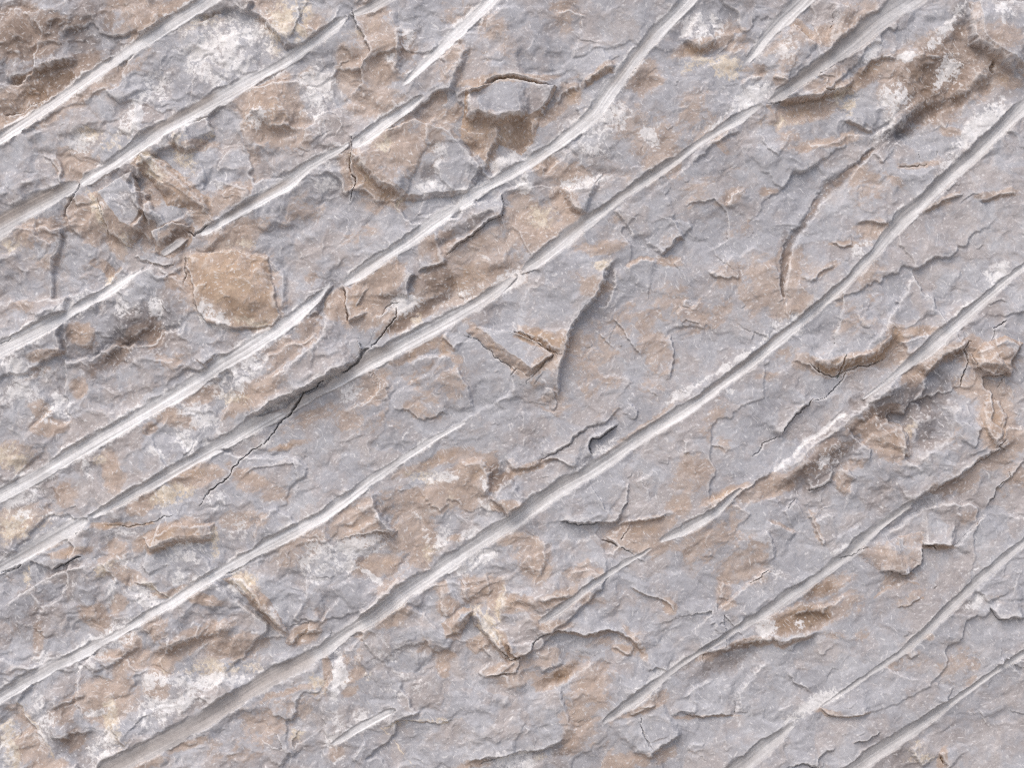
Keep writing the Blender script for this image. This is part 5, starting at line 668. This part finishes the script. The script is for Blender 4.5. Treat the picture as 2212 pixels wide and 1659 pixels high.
# ------------------------------------------------------------------ material
def make_rock():
    m = bpy.data.materials.new("rock"); m.use_nodes = True
    t = m.node_tree; N = t.nodes; Lk = t.links
    bs = N["Principled BSDF"]
    bs.inputs["Roughness"].default_value = 0.82
    if "Specular IOR Level" in bs.inputs: bs.inputs["Specular IOR Level"].default_value = 0.25
    a1 = N.new("ShaderNodeAttribute"); a1.attribute_name = "stain"
    a2 = N.new("ShaderNodeAttribute"); a2.attribute_name = "tooling"
    s1 = N.new("ShaderNodeSeparateColor"); s2 = N.new("ShaderNodeSeparateColor")
    Lk.new(a1.outputs["Color"], s1.inputs[0]); Lk.new(a2.outputs["Color"], s2.inputs[0])
    a3 = N.new("ShaderNodeAttribute"); a3.attribute_name = "crust"
    s3 = N.new("ShaderNodeSeparateColor"); Lk.new(a3.outputs["Color"], s3.inputs[0])
    tc = N.new("ShaderNodeTexCoord")

    def noise(scale, detail, rough_):
        n = N.new("ShaderNodeTexNoise"); n.inputs["Scale"].default_value = scale
        n.inputs["Detail"].default_value = detail; n.inputs["Roughness"].default_value = rough_
        Lk.new(tc.outputs["Object"], n.inputs["Vector"]); return n.outputs[0]

    def ramp(src, stops):
        r = N.new("ShaderNodeValToRGB"); Lk.new(src, r.inputs[0])
        e = r.color_ramp.elements
        while len(e) < len(stops): e.new(0.5)
        for k, (pos, col) in enumerate(stops):
            e[k].position = pos; e[k].color = (*col, 1)
        return r.outputs[0]

    def mix(fac, a, b, mode='MIX'):
        x = N.new("ShaderNodeMix"); x.data_type = 'RGBA'; x.blend_type = mode
        if isinstance(fac, float): x.inputs[0].default_value = fac
        else: Lk.new(fac, x.inputs[0])
        for sock, v in ((x.inputs[6], a), (x.inputs[7], b)):
            if isinstance(v, tuple): sock.default_value = (*v, 1)
            else: Lk.new(v, sock)
        return x.outputs[2]

    def mul(a, v):
        x = N.new("ShaderNodeMath"); x.operation = 'MULTIPLY'; Lk.new(a, x.inputs[0])
        if isinstance(v, float): x.inputs[1].default_value = v
        else: Lk.new(v, x.inputs[1])
        return x.outputs[0]

    base = ramp(noise(9, 6, .62), [(0.30, (.308, .306, .328)), (0.5, (.386, .387, .412)), (0.72, (.448, .449, .470))])
    grain = ramp(noise(190, 3, .7), [(0.28, (.90, .90, .90)), (0.5, (1, 1, 1)), (0.75, (1.11, 1.11, 1.11))])
    brn = ramp(noise(26, 5, .65), [(0.25, (.325, .248, .198)), (0.5, (.422, .335, .280)), (0.78, (.490, .412, .357))])
    crm = ramp(noise(60, 4, .7), [(0.3, (.47, .385, .29)), (0.6, (.66, .595, .505))])
    wht = ramp(noise(80, 4, .7), [(0.25, (.56, .55, .55)), (0.6, (.76, .75, .75))])
    och = ramp(noise(30, 5, .65), [(0.25, (.285, .185, .115)), (0.5, (.410, .290, .195)), (0.78, (.520, .405, .290))])
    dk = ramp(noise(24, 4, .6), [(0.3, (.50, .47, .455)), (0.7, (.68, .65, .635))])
    col = mix(mul(s1.outputs[0], 0.92), base, brn)
    col = mix(mul(s3.outputs[1], 0.65), col, och)
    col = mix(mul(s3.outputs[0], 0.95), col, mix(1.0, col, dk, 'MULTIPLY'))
    col = mix(mul(s1.outputs[2], 0.9), col, crm)
    col = mix(mul(s1.outputs[1], 0.92), col, wht)
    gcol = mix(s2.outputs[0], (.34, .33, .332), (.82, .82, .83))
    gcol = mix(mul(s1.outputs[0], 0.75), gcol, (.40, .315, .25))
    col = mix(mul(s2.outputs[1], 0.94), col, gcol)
    mott = ramp(noise(46, 6, .7), [(0.3, (.86, .855, .86)), (0.5, (1, 1, 1)), (0.72, (1.12, 1.125, 1.13))])
    col = mix(0.9, col, mott, 'MULTIPLY')
    col = mix(1.0, col, grain, 'MULTIPLY')
    Lk.new(col, bs.inputs["Base Color"])
    bp = N.new("ShaderNodeBump"); bp.inputs["Strength"].default_value = 0.12; bp.inputs["Distance"].default_value = 0.002
    Lk.new(noise(330, 3, .7), bp.inputs["Height"]); Lk.new(bp.outputs[0], bs.inputs["Normal"])
    return m


ROCK = make_rock()

# ------------------------------------------------------------------ meshes
VX = ((X - W / 2) * S).ravel(); VZ = (ZC + (H / 2 - Y) * S).ravel(); VY = (-h * S).ravel()
idx = np.arange(NX * NY, dtype=np.int32).reshape(NY, NX)
quads = np.stack([idx[:-1, :-1], idx[1:, :-1], idx[1:, 1:], idx[:-1, 1:]], -1)      # seen from -Y counter-clockwise


def build(name, q, origin, extra_v=None, extra_q=None, extra_src=None):
    """one mesh object from grid quads (+ extra points that copy the colour of grid points extra_src)"""
    q = q.reshape(-1, 4)
    used, inv = np.unique(q, return_inverse=True)
    fq = inv.reshape(-1, 4).astype(np.int32)
    co = np.stack([VX[used], VY[used], VZ[used]], -1)
    m1, m2, m3 = MASK1[used], MASK2[used], MASK3[used]
    if extra_v is not None:
        lut = np.full(NX * NY, -1, np.int64); lut[used] = np.arange(len(used))
        n0 = len(used)
        eq = extra_q(lut, n0)
        co = np.concatenate([co, extra_v]); fq = np.concatenate([fq, eq.astype(np.int32)])
        m1 = np.concatenate([m1, MASK1[extra_src]]); m2 = np.concatenate([m2, MASK2[extra_src]]); m3 = np.concatenate([m3, MASK3[extra_src]])
    co = co - np.array(origin)[None]
    me = bpy.data.meshes.new(name)
    me.vertices.add(len(co)); me.vertices.foreach_set("co", co.astype(f32).ravel())
    me.loops.add(fq.size); me.loops.foreach_set("vertex_index", fq.ravel())
    me.polygons.add(len(fq)); me.polygons.foreach_set("loop_start", np.arange(0, fq.size, 4, dtype=np.int32))
    me.polygons.foreach_set("use_smooth", np.ones(len(fq), bool))
    me.update(calc_edges=True)
    for nm, a in (("stain", m1), ("tooling", m2), ("crust", m3)):
        at = me.attributes.new(nm, 'FLOAT_COLOR', 'POINT'); at.data.foreach_set("color", np.ascontiguousarray(a, dtype=f32).ravel())
    me.materials.append(ROCK)
    o = bpy.data.objects.new(name, me); sc.collection.objects.link(o)
    o.location = origin
    return o


fm = np.zeros((NY - 1, NX - 1), np.int16)                       # 0 = body, 1.. grooves, 100.. pieces
gq = gid[:-1, :-1]
fm[gq >= 0] = gq[gq >= 0] + 1
xc, yc = XW[:-1, :-1], YW[:-1, :-1]
PIECES = ['split_slab', 'wedge', 'ragged', 'grey_cube', 'prism', 'leaf', 'pinched', 'pyramid', 'rubble_big', 'tan_plate', 'tan_block', 'ledge_chunk']
for k, nm in enumerate(PIECES):
    p = T(*BLOCKS[nm]); s = window(p, 20)
    s = (slice(s[0].start, min(s[0].stop, NY - 1)), slice(s[1].start, min(s[1].stop, NX - 1)))
    mm = inside(p, xc[s], yc[s]) & (fm[s] == 0)
    t = fm[s]; t[mm] = 100 + k

cq = cid[:-1, :-1]
sel_ = (fm < 100) & (cq >= 0)
fm[sel_] = 300 + cq[sel_]
THICK = 26 * S


def solid(name, mask, origin):
    """a piece with its own thickness: grid faces in front, the same faces set back, rim between"""
    q = quads[mask]
    used = np.unique(q)
    bv = np.stack([VX[used], VY[used] + THICK, VZ[used]], -1)
    pos = np.full(NX * NY, -1, np.int64); pos[used] = np.arange(len(used))
    pad = np.pad(mask, 1)
    E = []
    for (dj, di, a, b) in ((0, -1, 0, 1), (1, 0, 1, 2), (0, 1, 2, 3), (-1, 0, 3, 0)):
        nb = pad[1 + dj:1 + dj + mask.shape[0], 1 + di:1 + di + mask.shape[1]]
        bq = quads[mask & ~nb]
        E.append(np.stack([bq[:, a], bq[:, b]], -1))
    E = np.concatenate(E)

    def eq(lut, n0):
        back = pos[q].reshape(-1, 4)[:, ::-1] + n0
        rim = np.stack([lut[E[:, 1]], lut[E[:, 0]], pos[E[:, 0]] + n0, pos[E[:, 1]] + n0], -1)
        return np.concatenate([back, rim])
    return build(name, q, origin, bv, eq, used)


# the rock face itself: everything not cut out, a floor under each loose piece, and the block's sides and back
root = bpy.data.objects.new("rock_wall", None)
sc.collection.objects.link(root)
root.location = (0, 0, float(VZ.min()))
root["kind"] = "thing"
root["label"] = "grey and tan quarried limestone face scored by long diagonal pale tool grooves"
root["category"] = "rock wall"
RO = (0, 0, float(VZ.min()))
BACK = 0.35


def child(o):
    o.parent = root
    o.location = (0, 0, 0)
    return o


bodym = fm == 0
border = np.concatenate([idx[0, :], idx[1:, -1], idx[-1, -2::-1], idx[-2:0:-1, 0]])
bv = np.stack([VX[border], np.full(len(border), BACK), VZ[border]], -1)


def beq(lut, n0):
    n = len(border); k = np.arange(n); k2 = (k + 1) % n
    # border points that belong to a groove are re-added as extra points
    return np.stack([n0 + n + k, n0 + n + k2, n0 + k2, n0 + k], -1)


fv = np.stack([VX[border], VY[border], VZ[border]], -1)
child(build("stone", quads[bodym], RO, np.concatenate([bv, fv]), beq, np.concatenate([border, border])))
keepy = VY.copy()
for k in range(len(PIECES)):
    hq = quads[fm == 100 + k]
    VY[np.unique(hq)] += THICK + 0.002
    child(build("socket", hq, RO))
    VY[:] = keepy
for gi in range(len(GROOVES)):
    mm = fm == gi + 1
    if mm.sum() > 20:
        child(build("tool_groove", quads[mm], RO))

for ci in range(len(CR)):
    mm = fm == 300 + ci
    if mm.sum() > 30:
        child(build("crack", quads[mm], RO))

LABELS = dict(
    split_slab=("rock_slab", "long grey slab split off by the open black crack, left of centre", "rock slab"),
    wedge=("rock_flake", "wedge shaped grey flake with a thick tan lower edge, just right of centre", "rock flake"),
    ragged=("rock_chunk", "ragged pitted orange tan chunk sticking out between two grooves, upper left", "rock chunk"),
    grey_cube=("rock_block", "blocky grey stone with a cream left side, beside the ragged orange chunk", "rock block"),
    prism=("rock_block", "small block with a cream front face just above the ragged orange chunk", "rock block"),
    leaf=("rock_flake", "thin leaf shaped tan flake pointing left, lower centre", "rock flake"),
    pinched=("rock_flake", "small tan flake outlined by a black crack, directly above the leaf shaped flake", "rock flake"),
    pyramid=("rock_block", "pyramid shaped tan and grey block under a groove, right of lower centre", "rock block"),
    rubble_big=("rock_chunk", "orange brown chunk ringed by dark cracks near the right edge", "rock chunk"),
    tan_plate=("rock_plate", "oval smooth tan plate near the right edge, below the cracked brown chunk", "rock plate"),
    tan_block=("rock_block", "large rough tan brown block with white lime along its bottom edge, upper left", "rock block"),
    ledge_chunk=("rock_ledge", "rust orange crumbling ledge above a hairline crack, right of centre", "rock ledge"),
)
for k, nm in enumerate(PIECES):
    mm = fm == 100 + k
    if mm.sum() < 20: continue
    q = quads[mm]; u_ = np.unique(q)
    org = (float(VX[u_].mean()), float(VY[u_].mean()), float(VZ[u_].min()))
    name, lab, cat = LABELS[nm]
    o = solid(name, mm, org)
    o["label"] = lab; o["category"] = cat

# the ground the face stands on
gm = bpy.data.materials.new("gravel_floor"); gm.use_nodes = True
t = gm.node_tree; b = t.nodes["Principled BSDF"]; b.inputs["Roughness"].default_value = 0.95
n = t.nodes.new("ShaderNodeTexNoise"); n.inputs["Scale"].default_value = 40; n.inputs["Detail"].default_value = 6
r = t.nodes.new("ShaderNodeValToRGB"); r.color_ramp.elements[0].color = (.24, .22, .20, 1); r.color_ramp.elements[1].color = (.42, .39, .36, 1)
tc = t.nodes.new("ShaderNodeTexCoord")
t.links.new(tc.outputs["Object"], n.inputs["Vector"]); t.links.new(n.outputs[0], r.inputs[0]); t.links.new(r.outputs[0], b.inputs["Base Color"])
me = bpy.data.meshes.new("ground")
zg = float(VZ.min()) + 0.01
me.from_pydata([(-120, -120, zg), (120, -120, zg), (120, 120, zg), (-120, 120, zg)], [], [(0, 1, 2, 3)])
me.materials.append(gm)
g = bpy.data.objects.new("ground", me); sc.collection.objects.link(g)
g["kind"] = "structure"
